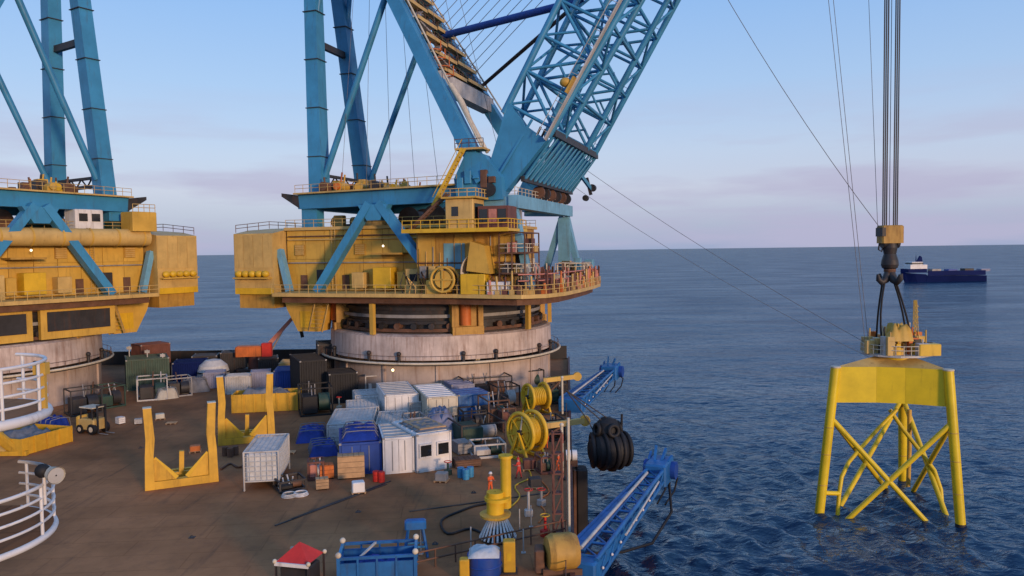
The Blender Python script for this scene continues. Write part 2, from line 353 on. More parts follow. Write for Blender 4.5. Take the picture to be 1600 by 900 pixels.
# ------------------------------------------------------------------ deck and hull
def edgeX(Y): return 0.25 + 0.0721 * Y
DECKPOLY = [(edgeX(-45), -45), (edgeX(141), 141), (-118, 143), (-118, -45)]
def deck_mat():
    m = paint('deck_coating', (0.43, 0.19, 0.082), 0.8, 0.4, 0.0, 0.12, spec=0.1)
    N = m.node_tree.nodes; L = m.node_tree.links; b = N['Principled BSDF']
    src = b.inputs['Base Color'].links[0].from_socket
    tcn = N.new('ShaderNodeTexCoord')
    br = N.new('ShaderNodeTexBrick'); br.inputs['Scale'].default_value = 1.0; br.inputs['Brick Width'].default_value = 9; br.inputs['Row Height'].default_value = 2.6
    br.inputs['Mortar Size'].default_value = 0.045; br.inputs['Color1'].default_value = (1, 1, 1, 1); br.inputs['Color2'].default_value = (0.84, 0.84, 0.87, 1); br.inputs['Mortar'].default_value = (0.5, 0.48, 0.46, 1)
    mp = N.new('ShaderNodeMapping'); mp.inputs['Rotation'].default_value = (0, 0, R(-4.1)); L.new(tcn.outputs['Object'], mp.inputs[0]); L.new(mp.outputs[0], br.inputs[0])
    m1 = N.new('ShaderNodeMix'); m1.data_type = 'RGBA'; m1.blend_type = 'MULTIPLY'; m1.inputs[0].default_value = 0.45; L.new(src, m1.inputs[6]); L.new(br.outputs[0], m1.inputs[7])
    n = N.new('ShaderNodeTexNoise'); n.inputs['Scale'].default_value = 0.6; n.inputs['Detail'].default_value = 9; n.inputs['Roughness'].default_value = 0.75; L.new(tcn.outputs['Object'], n.inputs[0])
    mr = N.new('ShaderNodeMapRange'); mr.inputs[1].default_value = 0.5; mr.inputs[2].default_value = 0.72; mr.inputs[4].default_value = 0.6; L.new(n.outputs[0], mr.inputs[0])
    m2 = N.new('ShaderNodeMix'); m2.data_type = 'RGBA'; m2.inputs[7].default_value = (0.19, 0.09, 0.048, 1); L.new(mr.outputs[0], m2.inputs[0]); L.new(m1.outputs[2], m2.inputs[6])
    mq = N.new('ShaderNodeMapping'); mq.inputs['Rotation'].default_value = (0, 0, R(-22)); mq.inputs['Scale'].default_value = (1.1, 0.07, 1); L.new(tcn.outputs['Object'], mq.inputs[0])
    n4 = N.new('ShaderNodeTexNoise'); n4.inputs['Scale'].default_value = 1.0; n4.inputs['Detail'].default_value = 6; n4.inputs['Roughness'].default_value = 0.7; L.new(mq.outputs[0], n4.inputs[0])
    r4 = N.new('ShaderNodeMapRange'); r4.inputs[1].default_value = 0.56; r4.inputs[2].default_value = 0.7; r4.inputs[4].default_value = 0.55; L.new(n4.outputs[0], r4.inputs[0])
    m5 = N.new('ShaderNodeMix'); m5.data_type = 'RGBA'; m5.inputs[7].default_value = (0.11, 0.065, 0.045, 1); L.new(r4.outputs[0], m5.inputs[0]); L.new(m2.outputs[2], m5.inputs[6])
    n5 = N.new('ShaderNodeTexNoise'); n5.inputs['Scale'].default_value = 0.055; n5.inputs['Detail'].default_value = 5; L.new(tcn.outputs['Object'], n5.inputs[0])
    r5 = N.new('ShaderNodeMapRange'); r5.inputs[1].default_value = 0.35; r5.inputs[2].default_value = 0.65; r5.inputs[3].default_value = 0.62; r5.inputs[4].default_value = 1.12; L.new(n5.outputs[0], r5.inputs[0])
    m6 = N.new('ShaderNodeMix'); m6.data_type = 'RGBA'; m6.blend_type = 'MULTIPLY'; m6.inputs[0].default_value = 1; L.new(m5.outputs[2], m6.inputs[6]); L.new(r5.outputs[0], m6.inputs[7])
    L.new(m6.outputs[2], b.inputs['Base Color'])
    n3 = N.new('ShaderNodeTexNoise'); n3.inputs['Scale'].default_value = 4; n3.inputs['Detail'].default_value = 4; L.new(tcn.outputs['Object'], n3.inputs[0])
    bp = N.new('ShaderNodeBump'); bp.inputs['Strength'].default_value = 0.35; bp.inputs['Distance'].default_value = 0.06; L.new(n3.outputs[0], bp.inputs['Height']); L.new(bp.outputs[0], b.inputs['Normal'])
    rr = N.new('ShaderNodeMapRange'); rr.inputs[3].default_value = 0.95; rr.inputs[4].default_value = 0.7; L.new(n.outputs[0], rr.inputs[0]); L.new(rr.outputs[0], b.inputs['Roughness'])
    return m
T['deck'] = deck_mat()
mb = MB(); mb.prism(DECKPOLY, -9.5, 0.0, 'xy')
deck = mb.build('deck', T['deck'], kind='structure')
mb = MB()
for cx, cy in ((-14, 118), (-14, 60), (-14, 5), (-96, 118), (-96, 60)):
    mb.cbox(cx - 17, cx + 15, cy - 13, cy + 13, -24, -9.52, 3)
mb.build('hull_column', T['dark'], kind='structure')
def ED(Y, o=0.0): return Vector((edgeX(Y) - o, Y, 0))
mb = MB(); mb.prism([(edgeX(-45) - .25, -45), (edgeX(-45) + .06, -45), (edgeX(141) + .06, 141.05), (edgeX(141) - .25, 141)], -1.2, 0.22, 'xy')
mb.build('deck_kerb', T['maroon'], deck)
for (xa, ya, xb, yb) in ((430, 822, 604, 757), (455, 812, 610, 752), (640, 800, 860, 770)):
    a, b = on(xa, ya), on(xb, yb); mb = MB(); mb.beam((a.x, a.y, 0.03), (b.x, b.y, 0.03), 0.16, 0.07); mb.build('deck_rail', T['dark'], deck)
mb = MB(); mb.rail([ED(y, 0.5) for y in (30, 48, 70)] , 1.1, 0.035, 2.0); tag(mb.build('edge_railing', T['brown']), 'rusty handrail along the deck edge beside the blue boom arm', 'railing')
mb = MB(); mb.rail([ED(y, 0.5) for y in (77, 92, 104)], 1.1, 0.035, 2.0); tag(mb.build('edge_railing', T['brown']), 'rusty handrail along the deck edge beside the yellow hose reels', 'railing')
MB().box(-117.8, edgeX(140) - .5, 139.6, 140.0, 0, 2.4).build('far_bulwark', T['dark'], deck)

# ------------------------------------------------------------------ revolving cranes
def crane(label, loc, heading, boom, kx):
    C = thing('revolving_crane', label, 'crane', loc, R(heading), 'heavy revolving cranes on the stern deck')
    def B(name, mat, mb, parent=C, **k): return mb.build(name, T[mat], parent, **k)
    # --- fixed tub
    tub = B('tub', 'tubl', MB().lathe([(16.9, 0), (16.7, 0.5), (16.7, 4.7)], 72))
    B('tub_collar', 'tub', MB().lathe([(17.0, 5.3), (16.9, 8.5), (16.4, 8.75), (14, 8.75)], 72))
    w = B('walkway', 'dark', MB().lathe([(16.7, 4.6), (18.2, 4.75), (18.2, 5.0), (16.9, 5.05)], 72))
    B('walkway_rim', 'cream', MB().ring((0, 0, 5.05), 18.3, 0.17, 72, 8), w)
    mb = MB()
    for k in range(48):
        t = 2 * PI * k / 48; q = Vector((18.1 * math.cos(t), 18.1 * math.sin(t), 5.0)); mb.tube(q, q + Vector((0, 0, 1.0)), 0.03, n=4)
    mb.ring((0, 0, 6.0), 18.1, 0.03, 72, 4); B('walkway_railing', 'brown', mb, w)
    for k in range(14):                                   # upright stiffeners on the tub
        t = 2 * PI * (k + .3) / 14; mb = MB(); c, s_ = math.cos(t), math.sin(t)
        mb.beam((16.78 * c, 16.78 * s_, 0.1), (16.78 * c, 16.78 * s_, 4.6), 0.3, 0.28, (c, s_, 0)); B('stiffener', 'tubl', mb, tub)
    for k in range(16):
        t = 2 * PI * (k + .15 + 0.3 * (k % 2)) / 16; c, s_ = math.cos(t), math.sin(t)
        mb = MB().tube((17.25 * c, 17.25 * s_, 5.0), (17.25 * c, 17.25 * s_, 6.1), 0.22, n=8).ball((17.25 * c, 17.25 * s_, 6.2), 0.34, 8, 5); B('vent', 'dark', mb, tub)
    # --- slewing gear between tub and platform
    B('slewing_core', 'dark', MB().lathe([(14.6, 8.7), (14.6, 13.9)], 64))
    for z, rr, m in ((9.2, 15.6, 'brown'), (10.2, 15.1, 'dark'), (11.1, 15.3, 'grey'), (12.1, 15.0, 'dark'), (12.9, 15.5, 'brown')):
        B('slewing_rail', m, MB().lathe([(rr - .5, z - .22), (rr, z - .22), (rr, z + .22), (rr - .5, z + .22)], 64))
    for k in range(40):
        t = 2 * PI * k / 40; c, s_ = math.cos(t), math.sin(t)
        B('bogie', 'dark' if k % 3 else 'brown', MB().tube((14.5 * c, 14.5 * s_, 9.75), (15.7 * c, 15.7 * s_, 9.75), 0.45, n=10))
    for a in (-54, 126, 36, -144):                          # orange drive housings
        q = Matrix.Rotation(R(a), 4, 'Z')
        h = B('drive_housing', 'ochre2', MB().box(14.2, 16.3, -2.3, -1.5, 8.75, 13.9).box(14.2, 16.3, 1.4, 2.1, 8.75, 13.9).box(14.2, 16.6, -2.3, 2.1, 8.3, 9.7).box(14.2, 15.8, -1.5, 1.4, 9.7, 13.9).xf(q))
        B('drive_motor', 'orange', MB().tube((16.15, -.35, 9.9), (16.15, -.35, 13.2), 0.75, n=12).xf(q), h)
    for a in (-101, 79, 18, -162, -20, 160):
        q = Matrix.Rotation(R(a), 4, 'Z'); B('post', 'ochre', MB().box(16.5, 17.1, -.3, .3, 8.7, 13.9).xf(q))
    # --- slewing platform
    poly = [(-18, -18.2), (10, -18.2), (15, -19), (19.0, -19.2), (21.6, -17), (22.9, -12), (23.1, -4), (23.0, 6), (22.5, 13), (21, 18), (18, 20), (12, 19.6), (6, 18.2), (-18, 18.2)]
    P = B('platform', 'tan', MB().prism(poly, 13.9, 14.4))
    B('platform_girder', 'brown', MB().prism([(a * .95, b * .94) for a, b in poly], 13.0, 13.88), P)
    mb = MB(); pl = [(a, b, 14.4) for a, b in poly]; mb.rail([pl[0], *pl[1:], ], 1.15, 0.05, 1.5, (0.5,)); B('platform_railing', 'tan', mb, P)
    # rusty uprights and hoses along the front rim
    i = 0
    for (a, b) in zip(poly[2:11], poly[3:12]):
        n = int((Vector(b) - Vector(a)).length / 0.85)
        for k in range(n):
            f = k / n; p = Vector((a[0] + (b[0] - a[0]) * f, a[1] + (b[1] - a[1]) * f, 14.4)) * 1.0
            p.x *= 0.985; p.y *= 0.985
            hh = random.uniform(1.2, 3.1); i += 1
            m = random.choice(('maroon', 'pink', 'orange', 'brown', 'tan'))
            B('stanchion', m, MB().tube(p, p + Vector((random.uniform(-.2, .2), random.uniform(-.2, .2), hh)), random.uniform(.1, .22), n=6).box(p.x - .3, p.x + .3, p.y - .3, p.y + .3, 14.41, 14.41 + random.uniform(.3, .9)))
    for z in (15.2, 16.1, 16.9):
        B('front_pipe', 'maroon' if z < 16 else 'pink', MB().path([(a * .97, b * .97, z) for a, b in poly[3:11]], 0.09, 6))
    for k in range(26):                                     # equipment lying on the front deck
        x, y = random.uniform(14, 21), random.uniform(-16, 16); s1 = random.uniform(.5, 1.4)
        mb = MB().cbox(x - s1, x + s1, y - s1 * .7, y + s1 * .7, 14.41, 14.41 + random.uniform(.7, 2.2), .08).tube((x, y, 14.5), (x, y, 17 + random.random()), .12, n=6)
        B('deck_machine', random.choice(('maroon', 'brown', 'pink', 'ochre2', 'cream', 'grey')), mb)
    # --- machinery house with its wall panels
    H = B('machinery_house', 'ochre2', MB().box(-19.9, 11.8, -11.3, 11.3, 14.42, 23.3))
    for sd_ in (-1, 1):
        for k in range(10):
            x0 = -19.85 + k * 3.17
            for z0, z1 in ((14.45, 19.0), (19.06, 23.2)):
                B('wall_panel', 'ochre', MB().box(x0, x0 + 3.1, *sorted((sd_ * 11.3, sd_ * (11.46 + .03 * random.random()))), z0, z1), H)
    B('roof_edge', 'tan', MB().box(-20.1, 12.2, -11.9, 11.9, 23.3, 23.75), H)
    mb = MB(); mb.rail([(-19.9, -11.7, 23.75), (12, -11.7, 23.75)], 1.1, .04, 1.6); mb.rail([(-19.9, 11.7, 23.75), (12, 11.7, 23.75)], 1.1, .04, 1.6); B('roof_railing', 'tan', mb, H)
    for sd_ in (-1, 1):                                     # cabinets and windows along the house wall
        for (x, w_, h_, m, d) in ((-8.2, 1.9, 2.2, 'tan', 1.6), (-4.6, 2.8, 2.9, 'yellow', 2.0), (-1.2, 1.3, 2.3, 'ochre', 1.3), (-14.6, 1.6, 2.6, 'dark', .5)):
            B('cabinet', m, MB().cbox(x, x + w_, *sorted((sd_ * 11.6, sd_ * (11.6 + d))), 14.9, 14.9 + h_, .06), H)
        f = B('equipment_shed', 'tan', MB().box(1.0, 8.5, *sorted((sd_ * 11.6, sd_ * 14.6)), 14.42, 17.6), H)
        for x in (1.6, 3.6, 5.6): B('window', 'glass', MB().box(x, x + 1.3, *sorted((sd_ * 14.62, sd_ * 14.68)), 15.9, 16.9), f)
        B('lamp', 'lampw', MB().ball((-2.5, sd_ * 14.3, 20.8), .16, 8, 6), H); B('lamp', 'lampw', MB().ball((3.1, sd_ * 14.9, 15.2), .13, 8, 6), H)
        B('ledge', 'ochre2', MB().box(-4.5, 0, *sorted((sd_ * 11.6, sd_ * 14.2)), 19.6, 19.85), H)
    for sd_ in (-1, 1):                                     # doors, ladders, pipe runs and louvres on the house wall
        yy = lambda a, b: sorted((sd_ * a, sd_ * b))
        for x in (-17.6, -10.6): B('door', 'brown', MB().box(x, x + 1.1, *yy(11.5, 11.6), 14.5, 16.7), H)
        for x in (-12.2, 10.4):
            ld = MB()
            for a in (0, .6): ld.tube((x + a, sd_ * 11.75, 14.5), (x + a, sd_ * 11.75, 24.6), .05, n=5)
            for q in range(30): ld.tube((x, sd_ * 11.75, 14.7 + q * .32), (x + .6, sd_ * 11.75, 14.7 + q * .32), .03, n=4)
            B('ladder', 'tan', ld, H)
        for z, m_ in ((18.5, 'grey'), (21.9, 'tan'), (22.4, 'brown')): B('pipe_run', m_, MB().tube((-19.5, sd_ * 11.7, z), (11.5, sd_ * 11.7, z), .11, n=6), H)
        for x in (-18.5, -8.5, 0.5, 4.2):
            lv = B('louvre', 'ochre2', MB().box(x, x + 1.7, *yy(11.5, 11.62), 19.6, 21.2), H)
            for q in range(5): B('louvre_blade', 'tan', MB().box(x + .1, x + 1.6, *yy(11.63, 11.72), 19.75 + q * .29, 19.9 + q * .29), lv)
    # --- roof machinery
    for k in range(22):
        x, y = random.uniform(-18, 8), random.uniform(-10, 10); s1 = random.uniform(.6, 1.8)
        mb = MB().cbox(x - s1, x + s1, y - s1 * .6, y + s1 * .6, 23.76, 23.8 + random.uniform(.8, 1.9), .1)
        if k % 3 == 0: mb.tube((x - s1, y, 24.6), (x + s1, y, 24.6), .8, n=12)
        B('roof_unit', random.choice(('brown', 'dark', 'ochre2', 'tan', 'green')), mb, H)
    for x, y in ((-4, 0), (2, -4), (3, 4)):
        B('winch_drum', 'brown', MB().tube((x, y - 2.6, 25.0), (x, y + 2.6, 25.0), 1.3, n=20).tube((x, y - 2.8, 25), (x, y - 2.6, 25), 1.8, n=20).tube((x, y + 2.6, 25), (x, y + 2.8, 25), 1.8, n=20), H)
    # --- counterweight
    W = B('counterweight', 'tan', MB().prism([(-14.5, 14.0), (14.5, 14.0), (14.5, 22.9), (11, 23.5), (5, 23.9), (-5, 23.9), (-11, 23.5), (-14.5, 22.9)], -27.0, -20.2, 'yz'))
    B('lower_ballast_box', 'ochre2', MB().box(-26.6, -20.6, -14.0, 14.0, 11.9, 13.98), W)
    for sd_ in (-1, 1):
        B('edge_plate', 'yellow', MB().box(-26.9, -20.3, *sorted((sd_ * 14.62, sd_ * 14.5)), 14.0, 14.9), W)
        B('tray', 'ochre', MB().box(-26.6, -20.5, *sorted((sd_ * 14.52, sd_ * 15.5)), 16.3, 16.5), W)
        for k in range(5): B('ballast_bag', 'yellow', MB().ball((-25.9 + k * 1.15, sd_ * 15.0, 17.0), .62, 10, 6, (1, .75, .8)), W)
        for k in range(4): B('wall_panel', 'tan', MB().box(-26.9 + k * 1.67, -25.3 + k * 1.67, *sorted((sd_ * 14.5, sd_ * 14.56)), 17.9, 22.7), W)
    mb = MB(); mb.rail([(-26.8, -14.2, 23.1), (-26.8, -6, 23.9), (-26.8, 6, 23.9), (-26.8, 14.2, 23.1)], 1.1, .05, 2.5); B('roof_railing', 'brown', mb, W)
    # --- tail brackets reaching down beside the tub
    for sd_ in (-1, 1):
        k_ = B('tail_bracket', 'ochre', MB().prism([(-20.4, 13.9), (-13.4, 13.9), (-14.4, 8.4), (-17.9, 8.4), (-19.7, 11.6)], *sorted((sd_ * 9.0, sd_ * 12.2)), 'xz'))
        B('bracket_panel', 'yellow', MB().box(-17.4, -15.0, *sorted((sd_ * 12.22, sd_ * 12.32)), 9.0, 11.4), k_)
        st = MB()
        for a in (-12.6, -10.4): st.beam((a, sd_ * 15.5, 13.9), (a - 2.6, sd_ * 13.6, 8.6), .18, .3)
        for q in range(9): f = q / 9; st.beam((-12.6 - 2.6 * f, sd_ * (15.5 - 1.9 * f), 13.9 - 5.3 * f), (-10.4 - 2.6 * f, sd_ * (15.5 - 1.9 * f), 13.9 - 5.3 * f), .3, .05)
        B('stair', 'tan', st)
    # --- blue portal frame
    for sd_ in (-1, 1):
        g = B('girder', 'blue', MB().beam((-18.6, sd_ * 9.5, 27.6), (9.5, sd_ * 14, 27.6), 1.3, 2.1))
        B('girder_deck', 'tan', MB().beam((-18.9, sd_ * 9.5, 28.8), (9.0, sd_ * 14, 28.8), 2.6, .22), g)
        mb = MB(); mb.rail([(-18.8, sd_ * 10.7, 28.9), (9.0, sd_ * 15.2, 28.9)], 1.15, .04, 1.6); B('girder_railing', 'tan', mb, g)
        B('outrigger', 'dark', MB().prism([(-18.6, 28.6), (-21.5, 29.0), (-21.5, 28.5), (-18.4, 26.6)], *sorted((sd_ * 9.0, sd_ * 10.2)), 'xz'), g)
        B('rear_column', 'blue', MB().beam((-16.9, sd_ * 9.0, 23.3), (-16.9, sd_ * 9.0, 26.6), 2.0, 2.6, (1, 0, 0)))
        B('brace', 'blue', MB().beam((-4.9, sd_ * 13.2, 26.8), (-13.1, sd_ * 14.2, 14.4), 1.1, 1.5, (0, 1, 0)))
        B('brace', 'blue', MB().beam((-3.5, sd_ * 13.2, 26.8), (6.6, sd_ * 14.2, 14.4), 1.1, 1.5, (0, 1, 0)))
        B('gusset', 'blue', MB().prism([(-6.6, 26.6), (-1.8, 26.6), (-3.2, 24.4), (-5.2, 24.4)], *sorted((sd_ * 12.4, sd_ * 13.9)), 'xz'))
        B('tail_strut', 'lblue', MB().beam((-20.1, sd_ * 13.0, 20.5), (-18.2, sd_ * 13.6, 14.4), .8, 1.0, (0, 1, 0)))
        B('front_column', 'lblue', MB().beam((16.6, sd_ * 14.2, 25.4), (19.0, sd_ * 14.6, 14.4), .9, 1.4, (0, 1, 0)))
        B('front_strut', 'lblue', MB().beam((16.0, sd_ * 14.0, 25.4), (12.2, sd_ * 14.6, 14.4), .9, 1.2, (0, 1, 0)))
        B('side_tie', 'lblue', MB().beam((9.5, sd_ * 14, 26.4), (16.6, sd_ * 14.2, 26.2), 1.1, 1.5))
        B('column_plate', 'lblue' if sd_ > 0 else 'grey', MB().box(15.4, 17.4, *sorted((sd_ * 13.2, sd_ * 13.6)), 16.5, 25.2))
    B('rear_crossbeam', 'blue', MB().beam((-17.5, -9, 27.4), (-17.5, 9, 27.4), 1.4, 1.9))
    B('front_crossbeam', 'lblue', MB().beam((16.8, -15, 26.3), (16.8, 15, 26.3), 1.4, 1.7))
    mb = MB(); mb.rail([(16.8, -14.5, 27.15), (16.8, 14.5, 27.15)], 1.1, .05, 1.6); B('crossbeam_railing', 'cream', mb)
    # winches and lamps at the mast foot
    for k in range(26):
        x, y = random.uniform(-15, -5.5), random.uniform(-9.5, 9.5); s1 = random.uniform(.4, .9)
        mb = MB().cbox(x - s1, x + s1, y - s1, y + s1, 28.4, 28.9 + random.uniform(.5, 2.2), .05).tube((x, y - 1.0, 29.8), (x, y + 1.0, 29.8), random.uniform(.4, .8), n=12).tube((x, y, 29), (x + random.uniform(-.5, .5), y, 30.5 + random.random() * 1.6), .14, n=6)
        B('mast_winch', random.choice(('orange', 'dark', 'brown', 'ochre', 'yellow')), mb)
    B('mast_deck', 'brown', MB().prism([(-18, -9.4), (-4, -11.4), (-4, 11.4), (-18, 9.4)], 28.2, 28.45))
    # --- A-frame mast
    def fl(z, sd_): d = z - 30.5; return Vector((12.0 - .58 * d, sd_ * (14.0 - .236 * d), z))
    def bl(z, sd_): d = z - 28.5; return Vector((-16.7 + kx * d, sd_ * (7.3 - .1 * d), z))
    ZT = 78.0
    for sd_ in (-1, 1):
        L_ = B('mast_rear_leg', 'blue', MB().beam(bl(28.4, sd_), bl(ZT, sd_), 2.5, 2.2, (1, 0, 0), 2.1, 1.9))
        for z in (34.5, 42, 49.5, 57): a = bl(z, sd_); B('leg_seam', 'dark', MB().box(a.x - 1.2, a.x + 1.2, a.y - 1.35, a.y + 1.35, z, z + .12), L_)
        F_ = B('mast_front_leg', 'blue', MB().beam(fl(29.0, sd_), fl(ZT, sd_), 1.9, 2.7, (0, 1, 0), 1.7, 2.3))
        B('handhold_pipe', 'cream', MB().tube(fl(33, sd_) + Vector((1.3, 0, .9)), fl(70, sd_) + Vector((1.3, 0, .9)), .14, n=6), F_)
        B('mast_strut', 'blue', MB().tube(bl(31.5, sd_) + Vector((1.0, 0, 0)), fl(58.5, sd_), .48, n=10))
        B('mast_strut', 'blue', MB().tube(bl(54, sd_), fl(47 + 30, sd_), .42, n=10))
    B('mast_tie', 'dark', MB().beam(bl(52.5, -1), bl(52.5, 1), .7, 1.0)); B('mast_tie', 'dark', MB().beam(bl(30.6, -1), bl(30.6, 1), .6, .5)); B('mast_tie', 'dark', MB().beam(bl(31.9, -1), bl(31.9, 1), .6, .4)); B('mast_lattice', 'dark', MB().path([bl(30.6 + 1.3 * (k % 2), -1).lerp(bl(30.6 + 1.3 * (k % 2), 1), k / 9) for k in range(10)], .14, 5))
    B('mast_tie', 'dark', MB().beam(bl(ZT - 1, -1), bl(ZT - 1, 1), 1.6, 1.6))
    B('mast_head', 'blue', MB().beam(fl(ZT, -1), fl(ZT, 1), 2, 2)); B('mast_head', 'blue', MB().beam(fl(ZT, 0), bl(ZT, 0), 2, 2))
    if not boom: return C
    # stair tower between the front legs
    S = B('portal_beam', 'lgrey', MB().beam(fl(43.8, -1), fl(43.8, 1), 1.9, 2.3))
    B('beam_lip', 'dark', MB().beam(fl(45.2, -1) + Vector((.2, 0, 0)), fl(45.2, 1) + Vector((.2, 0, 0)), 2.2, .3), S)
    for k in range(8):
        z = 45.6 + k * 2.75
        for a, b in ((.06, .47), (.54, .94)):
            p = fl(z + (0.5 if a > .5 else 0), -1).lerp(fl(z + (0.5 if a > .5 else 0), 1), a); q = fl(z, -1).lerp(fl(z, 1), b)
            q.z = p.z; q.x = p.x
            n_ = Vector((1.0, 0, 0))
            pf = B('landing', 'cream' if k % 2 else 'tan', MB().beam(p + n_, q + n_, 1.2, .2), S)
            B('landing_edge', 'tan', MB().beam(p + n_ * 1.8, q + n_ * 1.8, .1, .5), pf)
            rl = MB().rail([p + n_ * 1.75, q + n_ * 1.75], 1.0, .04, 1.4); B('landing_railing', 'brown', rl, pf)
        if k < 8:
            p = fl(z, -1).lerp(fl(z, 1), .1 if k % 2 else .44); q = fl(z + 2.75, -1).lerp(fl(z + 2.75, 1), .44 if k % 2 else .1)
            B('stair_flight', 'grey', MB().beam(p + Vector((1.0, 0, .1)), q + Vector((1.0, 0, .1)), .8, .25), S)
            p = fl(z, -1).lerp(fl(z, 1), .57 if k % 2 else .9); q = fl(z + 2.75, -1).lerp(fl(z + 2.75, 1), .9 if k % 2 else .57)
            B('stair_flight', 'green', MB().beam(p + Vector((.6, 0, .1)), q + Vector((.6, 0, .1)), .7, .25), S)
    for a in (0.05, .3, .5, .72, .95):
        B('stair_post', 'grey', MB().beam(fl(44, -1).lerp(fl(44, 1), a), fl(68, -1).lerp(fl(68, 1), a), .45, .45), S)
    for k in range(5):
        p = fl(46 + k * 4, -1).lerp(fl(46 + k * 4, 1), .05); q = fl(50 + k * 4, -1).lerp(fl(50 + k * 4, 1), .95)
        B('stair_brace', 'green', MB().tube(p, q, .25, n=6), S); p2 = fl(46 + k * 4, -1).lerp(fl(46 + k * 4, 1), .95); q2 = fl(50 + k * 4, -1).lerp(fl(50 + k * 4, 1), .05); B('stair_brace', 'dark', MB().tube(p2, q2, .22, n=6), S)
        pz = fl(47.5 + k * 4, -1).lerp(fl(47.5 + k * 4, 1), .5); B('stair_screen', 'grey', MB().beam(fl(45.5 + k * 4, -1).lerp(fl(45.5 + k * 4, 1), .22), fl(48.6 + k * 4, -1).lerp(fl(48.6 + k * 4, 1), .28), 3.2, .15, (1, 0, .6)), S)
    for k in range(4):
        z = 44.6 + k * 1.3; p = fl(z, -1) + Vector((1.7, 1.6, 0))
        B('ladder_cage', 'orange', MB().ring(p, .8, .09, 12, 5).tube(p + Vector((.8, 0, 0)), p + Vector((.8, 0, 1.3)), .08, n=5).tube(p - Vector((.8, 0, 0)), p + Vector((-.8, 0, 1.3)), .08, n=5), S)
    B('access_pipe', 'cream', MB().path([fl(42.8, -1) + Vector((1.8, 0, 0)), fl(40, -1) + Vector((2.0, 0, .2)), fl(37.5, -1) + Vector((2.0, 0, 0)), fl(33, -1) + Vector((2.2, 0, 0))], [.4, .45, .35, .25], 8), S)
    # --- boom: two lattice legs joined by cross members
    F0 = (13.6, 27.9); BA = R(60.0); ax, az = math.cos(BA), math.sin(BA)
    def bp(s_, p, y): return Vector((F0[0] + s_ * ax - p * az, y, F0[1] + s_ * az + p * ax))
    BL = 97.0
    def yo(s_, sd_): return sd_ * (14.2 - .075 * s_)
    def yi(s_, sd_): return sd_ * (7.6 - .05 * s_)
    PB, PF = 3.7, -3.2
    def pk(p, s_): return p * (1 + (.38 if p > 0 else .2) * (s_ - 9.5) / 35.5) if s_ < 46 else p * (1.38 if p > 0 else 1.2) * (1 - .55 * (s_ - 46) / 51)
    BO = B('boom', 'blue', MB().beam(bp(BL, 0, -8), bp(BL, 0, 8), 3, 3.4))
    for sd_ in (-1, 1):
        f = B('boom_foot', 'blue', MB().add([bp(s_, p, y) for y in (yo(5, sd_), yo(5, sd_) - sd_ * 2.0) for s_, p in ((-1.6, -1.1), (9.0, -3.3), (9.4, .3), (11.2, 3.9), (6.6, 2.9), (-1.2, 1.4))],
              [(0, 1, 2, 3, 4, 5) if sd_ > 0 else (5, 4, 3, 2, 1, 0), (11, 10, 9, 8, 7, 6) if sd_ > 0 else (6, 7, 8, 9, 10, 11)] + [(i, i + 6, (i + 1) % 6 + 6, (i + 1) % 6) if sd_ > 0 else (i, (i + 1) % 6, (i + 1) % 6 + 6, i + 6) for i in range(6)]), BO)
        for p in (PB, PF): B('foot_strut', 'blue', MB().tube(bp(1.5, 0, yo(1.5, sd_) - sd_ * 1.4), bp(9.6, p, yi(9.6, sd_)), .34, n=8), BO)
        B('foot_rib', 'blue', MB().beam(bp(1, .2, yo(1, sd_) + sd_ * .12), bp(10.5, -.2, yo(10, sd_) + sd_ * .12), .3, .22, (0, 1, 0)), f)
        for yf in (yo, yi):
            for p in (PB, PF):
                B('chord', 'blue' if yf is yo else 'blue', MB().path([bp(9.5, p, yf(9.5, sd_)), bp(45.9, pk(p, 45.9), yf(45.9, sd_)), bp(BL, pk(p, BL), yf(BL, sd_))], [.46, .42, .3], 10), BO)
        bays = [10.8 + 4.9 * k for k in range(9)]
        for bi, s0 in enumerate(bays):
            s1 = s0 + 4.9; sm = s0 + 2.45
            for yf in (yo, yi):
                B('lattice_strut', 'blue', MB().tube(bp(s0, pk(PB, s0), yf(s0, sd_)), bp(s0, pk(PF, s0), yf(s0, sd_)), .23, n=7), BO)
                a, b = (PB, PF) if bi % 2 else (PF, PB)
                B('lattice_strut', 'blue', MB().tube(bp(s0, pk(a, s0), yf(s0, sd_)), bp(s1, pk(b, s1), yf(s1, sd_)), .23, n=7), BO)
                B('lattice_strut', 'blue', MB().tube(bp(s0, pk(b, s0), yf(s0, sd_)), bp(sm, 0, yf(sm, sd_)), .18, n=6), BO)
            for p in (PB, PF):
                B('lattice_strut', 'blue', MB().tube(bp(s0, pk(p, s0), yo(s0, sd_)), bp(s0, pk(p, s0), yi(s0, sd_)), .21, n=7), BO)
                a, b = (yo, yi) if bi % 2 else (yi, yo)
                B('lattice_strut', 'blue', MB().tube(bp(s0, pk(p, s0), a(s0, sd_)), bp(s1, pk(p, s1), b(s1, sd_)), .19, n=7), BO)
        # walkway along the front chord
        B('boom_walkway', 'lgrey', MB().beam(bp(9, -3.3, yo(9, sd_) + sd_ * .9), bp(56, -2.9, yo(56, sd_) + sd_ * .9), .9, .18, (-az, 0, ax)), BO)
        rl = MB()
        for q in range(24): s_ = 10 + q * 2; rl.tube(bp(s_, -3.3, yo(s_, sd_) + sd_ * 1.3), bp(s_, -2.1, yo(s_, sd_) + sd_ * 1.3), .04, n=4)
        rl.tube(bp(9, -2.1, yo(9, sd_) + sd_ * 1.3), bp(56, -2.0, yo(56, sd_) + sd_ * 1.3), .05, n=5); B('boom_railing', 'lgrey', rl, BO)
    top = MB()
